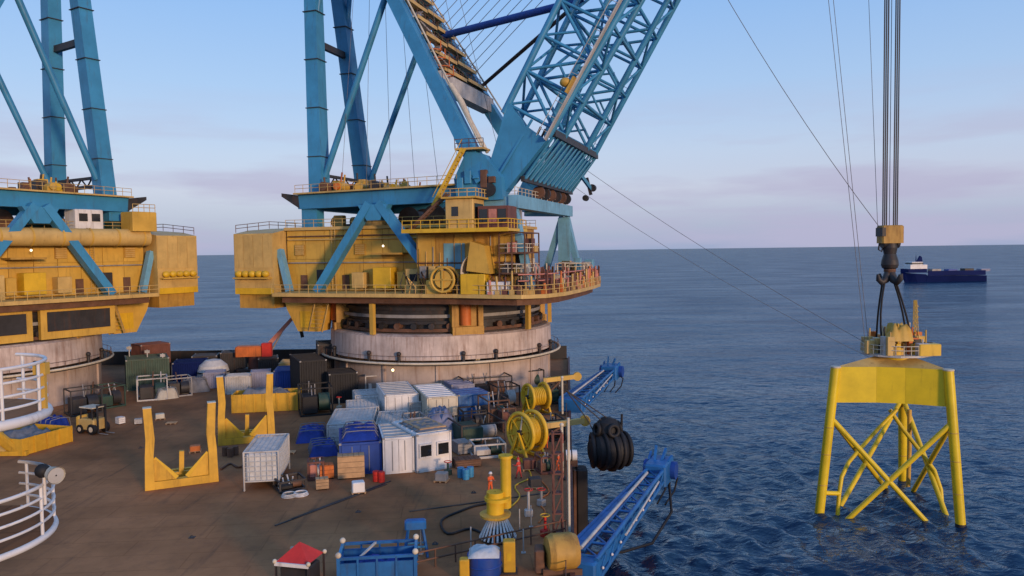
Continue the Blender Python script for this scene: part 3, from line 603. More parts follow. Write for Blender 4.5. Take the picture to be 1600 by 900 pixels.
    for s_ in range(55, 97, 6):
        for p in (2.4, -2.1):
            top.tube(bp(s_, p, yo(s_, -1)), bp(s_, p, yo(s_, 1)), .25, n=6); top.tube(bp(s_, p, yo(s_, -1)), bp(s_ + 6, p, yo(s_ + 6, 1)), .25, n=6)
    B('boom_top_lattice', 'blue', top, BO)
    for k, s0 in enumerate((15.7, 25.5, 35.3, 45.1)):
        for p in (PB, PF):
            B('cross_strut', 'blue', MB().tube(bp(s0, pk(p, s0), yi(s0, -1)), bp(s0, pk(p, s0), yi(s0, 1)), .27, n=8), BO)
        B('cross_strut', 'blue', MB().tube(bp(s0, pk(PB, s0), yi(s0, -1)), bp(s0 + 9.8, pk(PB, s0 + 9.8), yi(s0 + 9.8, 1)), .22, n=7), BO)
    # ribbed panel joining the boom feet
    rp = B('rib_frame', 'dark', MB().beam(bp(3.2, -2.6, -13), bp(3.2, -2.6, 14.4), .5, .7).beam(bp(10.3, -3.4, -13), bp(10.3, -3.4, 14.4), .6, .9), BO)
    for k in range(13):
        y = -12.6 + k * 2.2; B('rib', 'blue', MB().tube(bp(3.3, -2.7, y), bp(10.3, -3.5, y + .2), .22, n=7), rp)
        if k < 12: B('rib_brace', 'blue', MB().tube(bp(3.4, -2.9, y), bp(10.2, -3.6, y + 2.2), .15, n=6), rp); B('rib_brace', 'dark', MB().tube(bp(3.4, -1.0, y + 2.2), bp(10.2, -1.4, y), .16, n=6), rp)
    for k in range(6):
        y = -3 + k * 3.2; B('sheave', 'dark' if k % 2 else 'brown', MB().tube(bp(1.9, -2.6, y - .3), bp(1.9, -2.6, y + .3), .9, n=16), BO)
    B('fairlead', 'dark', MB().tube(bp(5.5, -5.2, 14.6), bp(5.5, -5.2, 15.6), .6, n=12).beam(bp(6.5, -3.6, 14.8), bp(4.4, -5.6, 14.8), .4, .5).tube(bp(3.5, -5.0, 14.8), bp(3.5, -5.0, 15.6), .5, n=12), BO)
    B('fairlead_bracket', 'blue', MB().beam(bp(6.5, -2.8, 13.2), bp(5.2, -5.2, 14.9), .5, .5), BO)
    # backstop linkage
    j = bp(28, 5.2, -3); B('backstop', 'dblue', MB().tube(fl(54, 1).lerp(fl(54, -1), .25), j, .55, n=10), BO); B('backstop', 'dark', MB().tube(fl(46.5, 1), j, .3, n=8), BO)
    B('backstop', 'dblue', MB().tube(j, bp(30, 3.5, -7.8), .5, n=8), BO)
    B('boom_floodlight', 'ochre', MB().ball(bp(16.5, -2.2, -14.6), .75, 10, 6, (1, 1, .8)).beam(bp(15.4, -3.0, -14.4), bp(17.6, -3.0, -14.4), 1.6, .25), BO)
    # luffing ropes
    for k in range(14):
        a = fl(48.5 + k * 1.1, 1) + Vector((.8, -.4, .3)); b = bp(62 + k * 2.5, 2.6, 6 - .9 * k)
        B('luffing_rope', 'ropel', MB().tube(a, b, .06, n=4), BO)
    for k in range(8):
        x = -12 + 3.1 * k; B('hanging_rope', 'ropel', MB().tube((x, -9 + k * 2, 28.8), (x * .4 - 6, -3 + k, 77), .035, n=4))
    # heel block where the mast meets the boom foot
    for sd_ in (-1, 1):
        hb = B('heel_block', 'blue', MB().prism([(9.0, 26.4), (15.4, 26.6), (15.2, 29.6), (12.8, 32.6), (10.4, 33.0), (8.6, 29.5)], *sorted((sd_ * 12.6, sd_ * 15.2)), 'xz'))
        B('heel_pin', 'dark', MB().tube((13.6, sd_ * 15.2, 27.9), (13.6, sd_ * 15.7, 27.9), .9, n=14), hb)
        B('heel_platform', 'tan', MB().box(9.0, 13.0, *sorted((sd_ * 13, sd_ * 15.8)), 33.2, 33.45), hb)
        rl = MB().rail([(9, sd_ * 15.7, 33.4), (13, sd_ * 15.7, 33.4)], 1.2, .05, 1.0); B('heel_railing', 'brown', rl, hb)
        for q in range(5): B('heel_machine', random.choice(('dark', 'brown', 'blue', 'dblue')), MB().cbox(9.2 + q * 1.1, 10.1 + q * 1.1, *sorted((sd_ * 15.2, sd_ * (15.7 + .3 * random.random()))), 28.2 + .6 * (q % 3), 29.6 + .9 * (q % 2), .06), hb)
        st = MB()
        for y in (15.9, 16.9): st.beam((6.2, sd_ * y, 26.0), (10.5, sd_ * y, 33.3), .12, .35)
        for q in range(14): f = q / 14; st.beam((6.2 + 4.3 * f, sd_ * 15.9, 26 + 7.3 * f), (6.2 + 4.3 * f, sd_ * 16.9, 26 + 7.3 * f), .3, .06)
        st.tube((6.2, sd_ * 16.9, 27.1), (10.5, sd_ * 16.9, 34.4), .05, n=5); B('stair', 'yellow', st, hb)
    # --- operator's cab and the machines under it (camera side)
    y0, y1 = -19.3, -15.2
    D = B('cab_deck', 'yellow', MB().box(3.0, 17.6, -19.6, -11.6, 22.4, 22.75).box(3.0, 17.6, -19.75, -19.6, 22.35, 22.85))
    rl = MB().rail([(3, -19.5, 22.8), (17.5, -19.5, 22.8), (17.5, -12, 22.8)], 1.15, .05, 1.3); B('cab_railing', 'yellow', rl, D)
    cb = B('cab', 'tan', MB().cbox(9.0, 12.8, y0, y1, 22.78, 26.6, .1))
    B('cab_window', 'glass', MB().box(9.9, 10.8, y0 - .06, y0 - .01, 24.4, 25.6), cb); B('cab_window', 'glass', MB().box(12.81, 12.88, y0 + .5, y1 - .5, 24.0, 26.0), cb)
    B('cab_roof', 'ochre', MB().box(8.6, 13.4, y0 - .4, y1 + .4, 26.62, 26.85), cb); rl = MB().rail([(8.7, y0 - .3, 26.85), (13.3, y0 - .3, 26.85), (13.3, y1, 26.85)], 1.0, .05, 1.1); B('cab_railing', 'tan', rl, cb)
    sh = B('control_room', 'maroon', MB().box(13.2, 17.2, -18.6, -15, 22.78, 25.6)); 
    for k in range(3): B('window', 'glass' if k != 1 else 'pink', MB().box(13.4 + k * 1.25, 14.45 + k * 1.25, -18.68, -18.61, 23.6, 25.2), sh)
    st = MB()
    for y in (-18.4, -17.5): st.beam((3.4, y, 22.8), (8.9, y, 27.4), .12, .3)
    for q in range(12): f = q / 12; st.beam((3.4 + 5.5 * f, -18.4, 22.8 + 4.6 * f), (3.4 + 5.5 * f, -17.5, 22.8 + 4.6 * f), .3, .06)
    B('cab_stair', 'brown', st)
    B('wall_screen', 'ochre2', MB().box(3.2, 17.0, -15.6, -15.2, 14.42, 22.4))  # darker ochre: the shade under the cab deck is put into its colour
    B('door_panel', 'lblue', MB().box(7.2, 10.2, -15.75, -15.62, 17.6, 21.0)); B('curved_shield', 'white', MB().lathe([(2.6, 0), (2.6, 2.4)], 12, (13.2, -16.0, 17.2), (0, -1, 0), R(100), R(185)))
    B('tilted_hood', 'ochre', MB().prism([(11.4, 17.4), (14.6, 17.0), (13.9, 20.6), (12.0, 21.2)], -18.4, -15.7, 'xz'))
    B('hose_reel', 'ochre', MB().tube((8.3, -18.8, 16.3), (8.3, -17.4, 16.3), 1.15, n=20).ring((8.3, -18.9, 16.3), 1.6, .18, 20, 6, (0, 1, 0)).ring((8.3, -17.3, 16.3), 1.6, .18, 20, 6, (0, 1, 0)).beam((8.3, -18.95, 14.8), (8.3, -18.95, 17.8), .2, .12, (0, 1, 0)).beam((6.8, -18.95, 16.3), (9.8, -18.95, 16.3), .2, .12, (0, 1, 0)))
    B('pump_house', 'yellow', MB().cbox(10.6, 14.0, -18.6, -16, 14.42, 17.0, .1)); B('valve_box', 'ochre', MB().cbox(5.6, 7.4, -18.2, -16, 14.42, 16.2, .1)); B('white_crate', 'white', MB().cbox(14.3, 17.0, -18.9, -17, 14.42, 16.0, .08))
    for k in range(18):
        x = 2.0 + k * .9; B('hose', random.choice(('dark', 'brown', 'maroon', 'tan', 'grey')), MB().path([(x, -17.6, 14.4), (x + random.uniform(-.4, .4), -17.7, 15.6), (x + random.uniform(-.6, .6), -17.2, 16.4 + random.random()), (x + .7, -16.6, 15)], .09, 5))
    for sd_, ya, yb, xs_, zs_ in ((-1, -17.5, -11, (15.6, 17.3, 19.0), (17.0, 19.6, 22.2)), (1, 7, 15, (16.5, 18.7, 21.0), (16.6,))):        # equipment racks at the front corners
        rk = MB()
        for x in xs_:
            for y in (ya, (ya + yb) / 2, yb): rk.beam((x, y, 14.41), (x, y, zs_[-1]), .16, .16)
        for z in zs_:
            for y in (ya, (ya + yb) / 2, yb): rk.beam((xs_[0], y, z), (xs_[2], y, z), .14, .16)
            for x in xs_: rk.beam((x, ya, z), (x, yb, z), .14, .16)
        RK = B('equipment_rack', 'brown', rk)
        for z in [q + .08 for q in zs_[:2]]:
            B('rack_floor', 'brown', MB().box(xs_[0] - .1, xs_[2] + .1, ya, yb, z, z + .06), RK); B('rack_railing', 'cream', MB().rail([(xs_[0], ya, z), (xs_[2], ya, z), (xs_[2], yb, z)], 1.1, .05, 1.0), RK)
            for q in range(9):
                x, y = random.uniform(xs_[0] + .3, xs_[2] - .3), random.uniform(ya + .5, yb - .5); s1 = random.uniform(.3, .7)
                B('rack_unit', random.choice(('maroon', 'grey', 'cream', 'tan', 'brown', 'lblue', 'dark', 'pink')), MB().cbox(x - s1, x + s1, y - s1, y + s1, z + .06, z + random.uniform(.7, 2.0), .05), RK)
        for q in range(7): y = random.uniform(ya, yb); B('riser_pipe', random.choice(('cream', 'pink', 'grey', 'maroon')), MB().path([(xs_[2] + .15, y, 14.4), (xs_[2] + .15, y, zs_[0] + .6), (xs_[2] - .3, y, zs_[0] + 1.2), (xs_[0] + .5, y, zs_[0] + 1.3)], .1, 6), RK)
    for q in range(13):                                     # pipes, doors and panels on the screen under the cab
        x = 3.6 + q * 1.02; B('screen_pipe', random.choice(('ochre2', 'tan', 'grey', 'brown')), MB().tube((x, -15.72, 14.5), (x, -15.72, 18.5 + random.random() * 3.5), .08, n=6))
    for q in range(5): x = 3.4 + q * 2.7; B('screen_panel', 'ochre2' if q % 2 else 'ochre', MB().box(x, x + 2.5, -15.68, -15.62, 18.6, 22.2))
    for z in (16.9, 18.4): B('screen_pipe', 'brown', MB().tube((3.3, -15.85, z), (17.0, -15.85, z), .1, n=6))
    for q in range(3): x = 4.0 + q * 1.3; B('gauge_cabinet', 'tan' if q % 2 else 'grey', MB().cbox(x, x + .9, -16.6, -15.75, 16.4, 18.0, .04))
    B('tub_lamp', 'lamp', MB().ball((18.35 * math.cos(R(-88)), 18.35 * math.sin(R(-88)), 4.2), .19, 8, 6))
    return C

CR = Vector((-11, 119.5, 0)); CH = -18.0
C2 = crane('blue and yellow revolving crane with its lattice boom raised, holding the yellow jacket', CR, CH, True, -.07)
C1 = crane('blue and yellow revolving crane with a fat tan pipe along its machinery house', (-76.8, 107.3, 0), -123.0, False, .035)
p_ = MB().tube((-19.5, 13.2, 22.6), (14, 13.2, 22.6), 1.25, n=18).build('fat_pipe', T['tan'], C1)
for k in range(9): MB().lathe([(1.34, -.12), (1.34, .12)], 18, (-18.5 + k * 3.9, 13.2, 22.6), (1, 0, 0)).build('pipe_band', T['ochre'], p_)
o_ = MB().cbox(-13.5, -9.5, 9.2, 12.2, 23.8, 26.6, .1).build('roof_cabin', T['white'], C1); MB().box(-13.0, -11.8, 12.21, 12.27, 24.9, 26.0).build('window', T['glass'], o_); MB().box(-11.2, -10.0, 12.21, 12.27, 24.9, 26.0).build('window', T['glass'], o_)
o_ = MB().cbox(-20.2, -16.4, 11.6, 14.8, 23.5, 26.4, .1).build('stair_hut', T['ochre'], C1); MB().rail([(-20, 14.7, 26.4), (-16.5, 14.7, 26.4)], 1.1, .05, 1).build('hut_railing', T['tan'], o_)
for k in range(2): 
    o_ = MB().prism([(-12.4 + k * 11, 14.0), (-2.4 + k * 11, 14.0), (-2.4 + k * 11, 9.0), (-12.4 + k * 11, 9.0)], 15.5, 16.2, 'xz').build('skirt_panel', T['ochre'], C1); MB().box(-11.6 + k * 11, -3.2 + k * 11, 16.21, 16.35, 10.0, 12.6).build('opening', T['dark'], o_)

# ------------------------------------------------------------------ hook block, ropes, slings
HK = CR + Vector((63.4 * math.cos(R(CH + .6)), 63.4 * math.sin(R(CH + .6)), 0))
def hz(y): return far(1390, y, HK.y).z
HB = thing('hook_block', 'yellow topped hook block hanging on dark hoist ropes above the jacket', 'hook block', (HK.x, HK.y, hz(446)))
zb = hz(446); zt = hz(352) - zb; zm = hz(380) - zb; zn = hz(418) - zb
MB().cbox(-1.4, 1.4, -.9, .9, zm, zt, .15).build('sheave_housing', T['ochre2'], HB)
for x in (-.85, 0, .85): MB().tube((x - .2, 0, zm + .1), (x + .2, 0, zm + .1), .75, n=16).build('sheave', T['dark'], HB)
MB().box(-1.45, -1.0, -.95, .95, zm + .9, zt - .3).build('end_plate', T['dark'], HB)
MB().path([(-1.4, 0, zm), (-1.5, 0, zm - .8), (-1.1, 0, zm - 1.1), (-.9, 0, zm - .4)], .1, 6).build('snag_loop', T['dark'], HB)
MB().lathe([(0.05, zm + .05), (.85, zm + .02), (.9, zm - .6), (.75, zm - 1.4), (1.0, zm - 2.2), (1.08, zm - 2.8), (.95, zm - 3.2), (.5, zm - 3.5), (.05, zm - 3.5)], 18).build('swivel', T['dark'], HB)
for a in (0, PI / 2, PI, 3 * PI / 2):
    pts = [(0, 0, 2.5), (.25, 0, 1.6), (.7, 0, .7), (1.25, 0, .45), (1.7, 0, .8), (1.85, 0, 1.5)]
    MB().path([Matrix.Rotation(a + .25, 3, 'Z') @ Vector(p) for p in pts], [.45, .5, .48, .42, .34, .16], 10).build('hook_prong', T['dark'], HB)
MB().lathe([(.05, 2.9), (.6, 2.8), (.75, 2.0), (.45, .9), (.05, .7)], 12).build('hook_core', T['brown'], HB)
TIPZ = 112.0
for x in (-.98, -.74, -.5, .42, .66, .9):
    MB().tube((x, 0, zt - .2), (x * 1.1, 0, TIPZ - zb), .085, n=6).build('hoist_rope', T['rope'], HB)
for x in (-.2, .12): MB().tube((x, .5, zt - .2), (x, .5, TIPZ - zb), .045, n=5).build('hoist_rope', T['ropel'], HB)

# ------------------------------------------------------------------ jacket
LB = [Vector((39.6, 98.4)), Vector((55.4, 93.9)), Vector((57.6, 112.4))]
LC = (LB[0] + LB[1] + LB[2]) / 3
J = thing('jacket_foundation', 'yellow three legged steel jacket lowered into the sea below the hook', 'jacket', (LC.x, LC.y, WATER))
def lp(i, z): f = 1 - .0105 * (z + 15); q = (LB[i] - LC) * f; return Vector((q.x, q.y, z - WATER))
JT, JB = 4.3, -.35
for i in range(3):
    l_ = MB().tube(lp(i, -24), lp(i, JT), .6, .6, n=20).build('leg', T['jyellow'], J)
    MB().lathe([(.62, -1.3), (.62, .3)], 20, lp(i, -15)).build('splash_band', T['dark'], l_)
    for zr in (-11, -7, -3.5): MB().lathe([(.61, -.06), (.635, 0), (.61, .06)], 20, lp(i, zr)).build('weld_seam', T['ochre'], l_)
    MB().lathe([(.64, -.1), (.67, 0), (.62, .1), (.05, .12)], 20, lp(i, JT)).build('leg_cap', T['cream'], l_)
tops = [Vector(lp(i, JT)[:2]) for i in range(3)]
plan = []
for i in range(3):
    a, b = tops[i], tops[(i + 1) % 3]; m = (b - a); inn = -((a + b) / 2).normalized()
    plan += [a * 1.0, a + m * .36 + inn * 1.1, a + m * .62 + inn * 1.1]
zz0, zz1 = JB - WATER, JT - WATER
for i in range(3):                                   # each side of the transition box: three plates
    for k in range(3):
        a, b = plan[i * 3 + k], plan[(i * 3 + k + 1) % 9]
        d = (b - a).normalized(); a2, b2 = a + d * .02, b - d * .02
        MB().beam((a2.x, a2.y, (zz0 + zz1) / 2), (b2.x, b2.y, (zz0 + zz1) / 2), .25, zz1 - zz0).build('side_plate', T['jyellow'], J)
MB().prism([tuple(p * .985) for p in plan], zz0 + .15, zz0 + .3).build('bottom_plate', T['jyellow'], J)
rf = MB(); n = 9; ap = (0, 0, zz1 + 1.35)
rf.add([(p.x, p.y, zz1) for p in plan] + [(p.x * .3, p.y * .3, zz1 + 1.2) for p in plan], [(i, (i + 1) % n, (i + 1) % n + n, i + n) for i in range(n)] + [tuple(range(n, 2 * n))])
rf.build('sloping_top', T['tan'], J)
for i in range(3):
    for a, b in ((i, (i + 1) % 3), ((i + 1) % 3, i)):
        MB().tube(lp(a, -2.2), lp(b, -19.5), .33, .33, n=14).build('cross_brace', T['jyellow'], J)
MB().tube((0, 0, zz0 + .2), (0, 0, zz1 + 1), 2.3, n=20).build('centre_can', T['jyellow'], J)
def jl(x, y, Y): p = far(x, y, Y); return (p.x - LC.x, p.y - LC.y, p.z - WATER)
MB().path([jl(1401, 640, 105), jl(1370, 672, 104), jl(1345, 700, 102), jl(1326, 722, 101), jl(1315, 745, 100), jl(1311, 772, 99.5), jl(1308, 815, 99)], .27, 10).build('cable_tube', T['jyellow'], J)
MB().path([jl(1390, 640, 106), jl(1412, 672, 105), jl(1440, 708, 103), jl(1460, 735, 102), jl(1470, 765, 101), jl(1474, 820, 100)], .27, 10).build('cable_tube', T['jyellow'], J)
MB().path([jl(1421, 640, 108), jl(1421, 700, 108), jl(1419, 760, 108)], .3, 10).build('cable_tube', T['ochre'], J)
MB().tube(jl(1287, 770, 98.9), jl(1311, 771, 99.4), .3, n=10).build('landing_stub', T['jyellow'], J)
# work platform on top
WP = MB().prism([(4.4 * math.cos(2 * PI * k / 10), 4.4 * math.sin(2 * PI * k / 10)) for k in range(10)], zz1 + 1.25, zz1 + 1.5).build('work_platform', T['lgrey'], J)
for zr in (1.5,):
    mb = MB(); mb.rail([(4.2 * math.cos(2 * PI * k / 14), 4.2 * math.sin(2 * PI * k / 14), zz1 + zr) for k in range(15)], 1.2, .055, .8); mb.build('platform_railing', T['cream' if zr < 2 else 'brown'], WP)
for k in range(64):
    t = random.uniform(0, 2 * PI); rr_ = random.uniform(.8, 4.0); x, y = rr_ * math.cos(t), rr_ * math.sin(t); s1 = random.uniform(.25, .8)
    mb = MB().cbox(x - s1, x + s1, y - s1 * .7, y + s1 * .7, zz1 + 1.5, zz1 + 1.5 + random.uniform(.8, 2.6), .05)
    if k % 2: mb.tube((x, y, zz1 + 2), (x, y, zz1 + random.uniform(3.2, 5.6)), .1, n=6)
    mb.build('deck_unit', T[random.choice(('ochre', 'yellow', 'cream', 'brown', 'lgrey', 'dark', 'tan', 'orange'))], WP)
MB().add(*lump(9, 7, 1.7, 1.3, 1.6, 91, .5), True).xf(Matrix.Translation((-.9, -2.2, zz1 + 3.3))).build('canvas_cover', T['ochre'], WP)
MB().cbox(1.0, 3.8, -4.2, -2.4, zz1 + 1.5, zz1 + 3.0, .1).build('yellow_tank', T['yellow'], WP)
tw = MB()
for a, b in ((-.3, -.3), (.3, -.3), (.3, .3), (-.3, .3)): tw.tube((3.2 + a, 1 + b, zz1 + 1.5), (3.1 + a * .4, 1 + b * .4, zz1 + 8.3), .05, n=5)
for k in range(9): z = zz1 + 1.8 + k * .7; tw.tube((2.95, .75, z), (3.45, 1.25, z + .7), .04, n=4); tw.tube((3.45, .75, z), (2.95, 1.25, z + .7), .04, n=4)
tw.build('light_mast', T['yellow'], WP)
# slings
hk = Vector((HK.x, HK.y, zb + .5))
for i, (dx, dy, o) in enumerate(((-2.4, -1.3, 0), (-1.5, 2.2, 1), (1.4, -1.8, 2), (2.3, 1.6, 3))):
    e = Vector((LC.x + dx, LC.y + dy, JT + 2.6)); s_ = hk + Vector((dx * .36, dy * .36, 0)); side = Vector((dx, dy, 0)).normalized()
    pts = [s_.lerp(e, f) + side * .55 * math.sin(PI * f) * (1 if i in (0, 3) else .3) for f in (0, .15, .3, .5, .7, .85, 1)]
    o_ = MB().path([p - s_ for p in pts], .13, 8).build('lifting_sling', T['black'], loc=s_)
    tag(o_, 'thick black lifting sling between the hook and the jacket platform', 'sling', 'slings under the hook block')
# tugger and guide lines
def line(name, label, pts, r, m='ropel', group=None):
    a = Vector(pts[0]); mb = MB(); mb.path([Vector(p) - a for p in pts], r, 5); tag(mb.build(name, T[m], loc=a), label, 'rope', group)
def sag(a, b, d, n=9):
    a, b = Vector(a), Vector(b)
    return [a.lerp(b, i / (n - 1)) - Vector((0, 0, d * 4 * (i / (n - 1)) * (1 - i / (n - 1)))) for i in range(n)]
ja = Vector((LC.x - 4.3, LC.y - .5, JT + 3.2))
line('tugger_line', 'thin slack wire from the boom top down to the hook block', sag(far(1075, -110, 108), (HK.x - 1.2, HK.y, zb + zt - .5), 1.6), .045)
line('tugger_line', 'thin wire dropping steeply to the rim of the jacket platform', [far(1288, -60, 103), ja], .04, group='steep pair of thin wires to the jacket platform')
line('tugger_line', 'thin wire dropping steeply to the rim of the jacket platform', [far(1296, -60, 104), ja + Vector((.6, .4, 0))], .04, group='steep pair of thin wires to the jacket platform')
line('guide_wire', 'thin wire hanging beside the dark hoist ropes', [far(1355, -60, 104), (HK.x - 1.45, HK.y + .4, zb + zt - .3)], .035)
fw = CR + Vector((math.cos(R(CH)) * 20 - math.sin(R(CH)) * 14, math.sin(R(CH)) * 20 + math.cos(R(CH)) * 14, 33))
line('tugger_line', 'long thin wire slanting from the boom foot fairlead to the jacket', sag(fw, ja + Vector((.2, .8, -.3)), .8), .035)
line('tugger_line', 'lower long thin wire slanting from the crane front to the jacket', sag(fw + Vector((-2.5, -1, -2.5)), ja + Vector((.3, -.6, -2.2)), 1.2), .03)

# ------------------------------------------------------------------ supply vessel
def boat():
    p0 = on(1470, 440, WATER); k = p0.y / 1200
    S = thing('supply_vessel', 'dark blue offshore supply vessel with white wheelhouse sailing beyond the jacket', 'ship', (p0.x, p0.y, WATER), R(4))
    L = 66 * k; H = 9.5 * k
    sec = [(-L, .12, 12.5), (-L * .92, 2.5, 11.5), (-L * .75, 7, 10.5), (-L * .5, 8, 9.6), (-L * .45, 8, 7.6), (0, 8, 7.2), (L, 7.6, 7.0)]
    mb = MB(); V = []
    for x, w, h in sec: V += [(x + (2.5 if x > -L * .7 else 5), -w * .6, -2), (x, -w, h * k / .6 * .78), (x, w, h * k / .6 * .78), (x + (2.5 if x > -L * .7 else 5), w * .6, -2)]
    F = [(0, 1, 2, 3), tuple(reversed(range(len(V) - 4, len(V))))]
    for i in range(len(sec) - 1):
        for j in range(3): F.append((i * 4 + j, (i + 1) * 4 + j, (i + 1) * 4 + j + 1, i * 4 + j + 1))
    mb.add(V, F); mb.build('hull', T['navy'], S)
    MB().box(-L * .42, L * .95, -7, 7, 9.0, 9.3).build('cargo_deck', T['dark'], S); MB().box(-L * .9, -L * .45, -6.5, 6.5, 9, 12.5).build('forecastle', T['navy'], S)
    w = MB().cbox(-L * .84, -L * .42, -5.5, 5.5, 12.3, 16.4, .3).build('deckhouse', T['white'], S)
    MB().cbox(-L * .80, -L * .52, -5.2, 5.2, 16.4, 18.4, .3).build('wheelhouse', T['lgrey'], S)
    MB().box(-L * .805, -L * .515, -5.25, 5.25, 17.0, 17.9).build('bridge_window', T['glass'], S)
    MB().cbox(-L * .80, -L * .53, -5.3, 5.3, 18.4, 19.0, .2).build('bridge_roof', T['white'], S)
    MB().tube((-L * .62, 0, 19), (-L * .62, 0, 25), .5, .2, n=6).build('mast', T['navy'], S)
    MB().prism([(-L * .6, 19), (-L * .47, 19), (-L * .49, 23.5), (-L * .53, 24.5)], -1, 1, 'xz').build('funnel', T['navy'], S)
    for k_ in range(4): MB().cbox(-L * .3 + k_ * 16, -L * .3 + k_ * 16 + 9, -5, 2, 9.3, 12.2 - .5 * (k_ % 2), .2).build('deck_cargo', T[('grey', 'dblue', 'dark', 'lilac')[k_]], S)
    for k_ in range(5): MB().tube((-L * .35 + k_ * 12, -7.3, 7), (-L * .35 + k_ * 12, -7.3, 10.6), .35, n=5).build('bulwark_post', T['navy'], S)
    MB().box(-L * .44, L * .97, -7.9, -7.4, 6, 10.4).build('bulwark', T['navy'], S); None
boat()

# ------------------------------------------------------------------ deck cargo builders
def frame_of(L, Rr):
    a, b = on(*L), on(*Rr); d = b - a
    return (a + b) / 2, d.length, math.atan2(d.y, d.x)
def container(label, L, Rr, dep, h, mat, name='container', cat='container', group=None, roof=None, windows=0, ribs=True, z=0.0, door=False):
    c, w, rz = frame_of(L, Rr); n = Vector((-math.sin(rz), math.cos(rz), 0)); c = c + n * dep / 2
    t = thing(name, label, cat, (c.x, c.y, z), rz, group); x, y = w / 2, dep / 2
    fr = MB()
    for i in (-1, 1):
        for j in (-1, 1): fr.box(*sorted((i * x, i * (x - .16))), *sorted((j * y, j * (y - .16))), .02, h)
        for zz in (.02, h - .18): fr.box(-x + .16, x - .16, *sorted((i * y, i * (y - .14))), zz, zz + .18); fr.box(*sorted((i * x, i * (x - .14))), -y + .16, y - .16, zz, zz + .18)
    fr.build('frame', T[mat], t)
    for i in (-1, 1):
        for j in (-1, 1):
            for zz in (.03, h - .15): MB().box(*sorted((i * (x + .02), i * (x - .2))), *sorted((j * (y + .02), j * (y - .2))), zz, zz + .17).build('corner_casting', T['grey'], t)
    q = .1
    for a, b in (((-x + q, -y + q), (x - q, -y + q)), ((x - q, -y + q), (x - q, y - q)), ((x - q, y - q), (-x + q, y - q)), ((-x + q, y - q), (-x + q, -y + q))):
        mb = MB()
        if ribs: mb.corr(a, b, .12, h - .1, .32, .06)
        else: mb.corr(a, b, .12, h - .1, max(.6, abs(a[0] - b[0] + a[1] - b[1]) / 3), .025)
        mb.build('wall', T[mat], t)
    MB().box(-x + .1, x - .1, -y + .1, y - .1, h - .12, h - .03).build('roof', T[roof or mat], t)
    for k in range(int(dep / 1.2)): yy = -y + .6 + k * 1.2; MB().box(-x + .2, x - .2, yy - .05, yy + .05, h - .03, h + .04).build('roof_bow', T[roof or mat], t)
    for k in range(windows):
        xx = -x + w * (k + .5) / windows; ww = min(.75, w / windows * .3)
        f = MB().box(xx - ww - .12, xx + ww + .12, -y - .1, -y + .1, h * .38, h * .75).build('window', T['white'], t); MB().box(xx - ww, xx + ww, -y - .14, -y - .11, h * .42, h * .71).build('pane', T['glass'], f)
    if door:
        for k in (-1, 1): d_ = MB().box(min(0.03 * k, k * (x - .2)), max(.03 * k, k * (x - .2)), -y - .03, -y + .1, .2, h - .2).build('door', T[mat], t); MB().tube((k * x * .4, -y - .07, .3), (k * x * .4, -y - .07, h - .3), .035, n=5).build('lock_bar', T['grey'], d_)
    return t
def cage(label, L, Rr, dep, h, mat='net', fill=None, group=None, grid=.42, name='mesh_cage', z=0.0, legs=0):
    c, w, rz = frame_of(L, Rr); n = Vector((-math.sin(rz), math.cos(rz), 0)); c = c + n * dep / 2
    t = thing(name, label, 'cage', (c.x, c.y, z), rz, group); x, y = w / 2, dep / 2
    fr = MB()
    for i in (-1, 1):
        for j in (-1, 1): fr.tube((i * x, j * y, .02), (i * x, j * y, h), .08, n=6)
        for zz in (legs + .1, h): fr.tube((-x, i * y, zz), (x, i * y, zz), .07, n=6); fr.tube((i * x, -y, zz), (i * x, y, zz), .07, n=6)
    fr.build('frame', T['lgrey'], t)
    def panel(P, Q, z0, z1):
        mb = MB(); P, Q = Vector((*P, 0)), Vector((*Q, 0)); Ln = (Q - P).length; k = max(2, int(Ln / grid))
        for i in range(k + 1): p = P.lerp(Q, i / k); mb.tube(p + Vector((0, 0, z0)), p + Vector((0, 0, z1)), .028, n=4, caps=False)
        for i in range(int((z1 - z0) / grid) + 1): zz = z0 + i * grid; mb.tube(P + Vector((0, 0, zz)), Q + Vector((0, 0, zz)), .028, n=4, caps=False)
        mb.build('mesh_panel', T[mat], t, kind='stuff')
    for a, b in (((-x, -y), (x, -y)), ((x, -y), (x, y)), ((x, y), (-x, y)), ((-x, y), (-x, -y))): panel(a, b, legs + .1, h)
    mb = MB()
    for i in range(int(2 * x / grid) + 1): mb.tube((-x + i * grid, -y, h), (-x + i * grid, y, h), .028, n=4, caps=False)
    for i in range(int(2 * y / grid) + 1): mb.tube((-x, -y + i * grid, h), (x, -y + i * grid, h), .028, n=4, caps=False)
    mb.build('mesh_panel', T[mat], t, kind='stuff')
    if fill: MB().cbox(-x + .12, x - .12, -y + .12, y - .12, legs + .15, h - .14, .15).build('sheeted_load', T[fill], t)
    return t
def tarp(label, L, Rr, dep, h, mat, seed, z=0.0, name='tarpaulin_stack', group=None):
    c, w, rz = frame_of(L, Rr); n = Vector((-math.sin(rz), math.cos(rz), 0)); c = c + n * dep / 2
    t = thing(name, label, 'cargo', (c.x, c.y, z), rz, group)
    V, F = lump(12, 12, w / 2, dep / 2, h, seed); MB().add(V, F, True).build('tarpaulin', T[mat], t)
    for k in range(4): yy = -dep / 2 + dep * (k + .5) / 4; MB().path([(-w / 2 - .05, yy, .05), (-w / 2 * .8, yy, h * 1.05), (0, yy, h * 1.12), (w / 2 * .8, yy, h * 1.05), (w / 2 + .05, yy, .05)], .05, 5).build('lashing', T['gtarp'], t)
    MB().box(-w / 2 * .85, w / 2 * .85, -dep / 2 * .85, dep / 2 * .85, .03, .25).build('pallet', T['wood'], t)
    return t
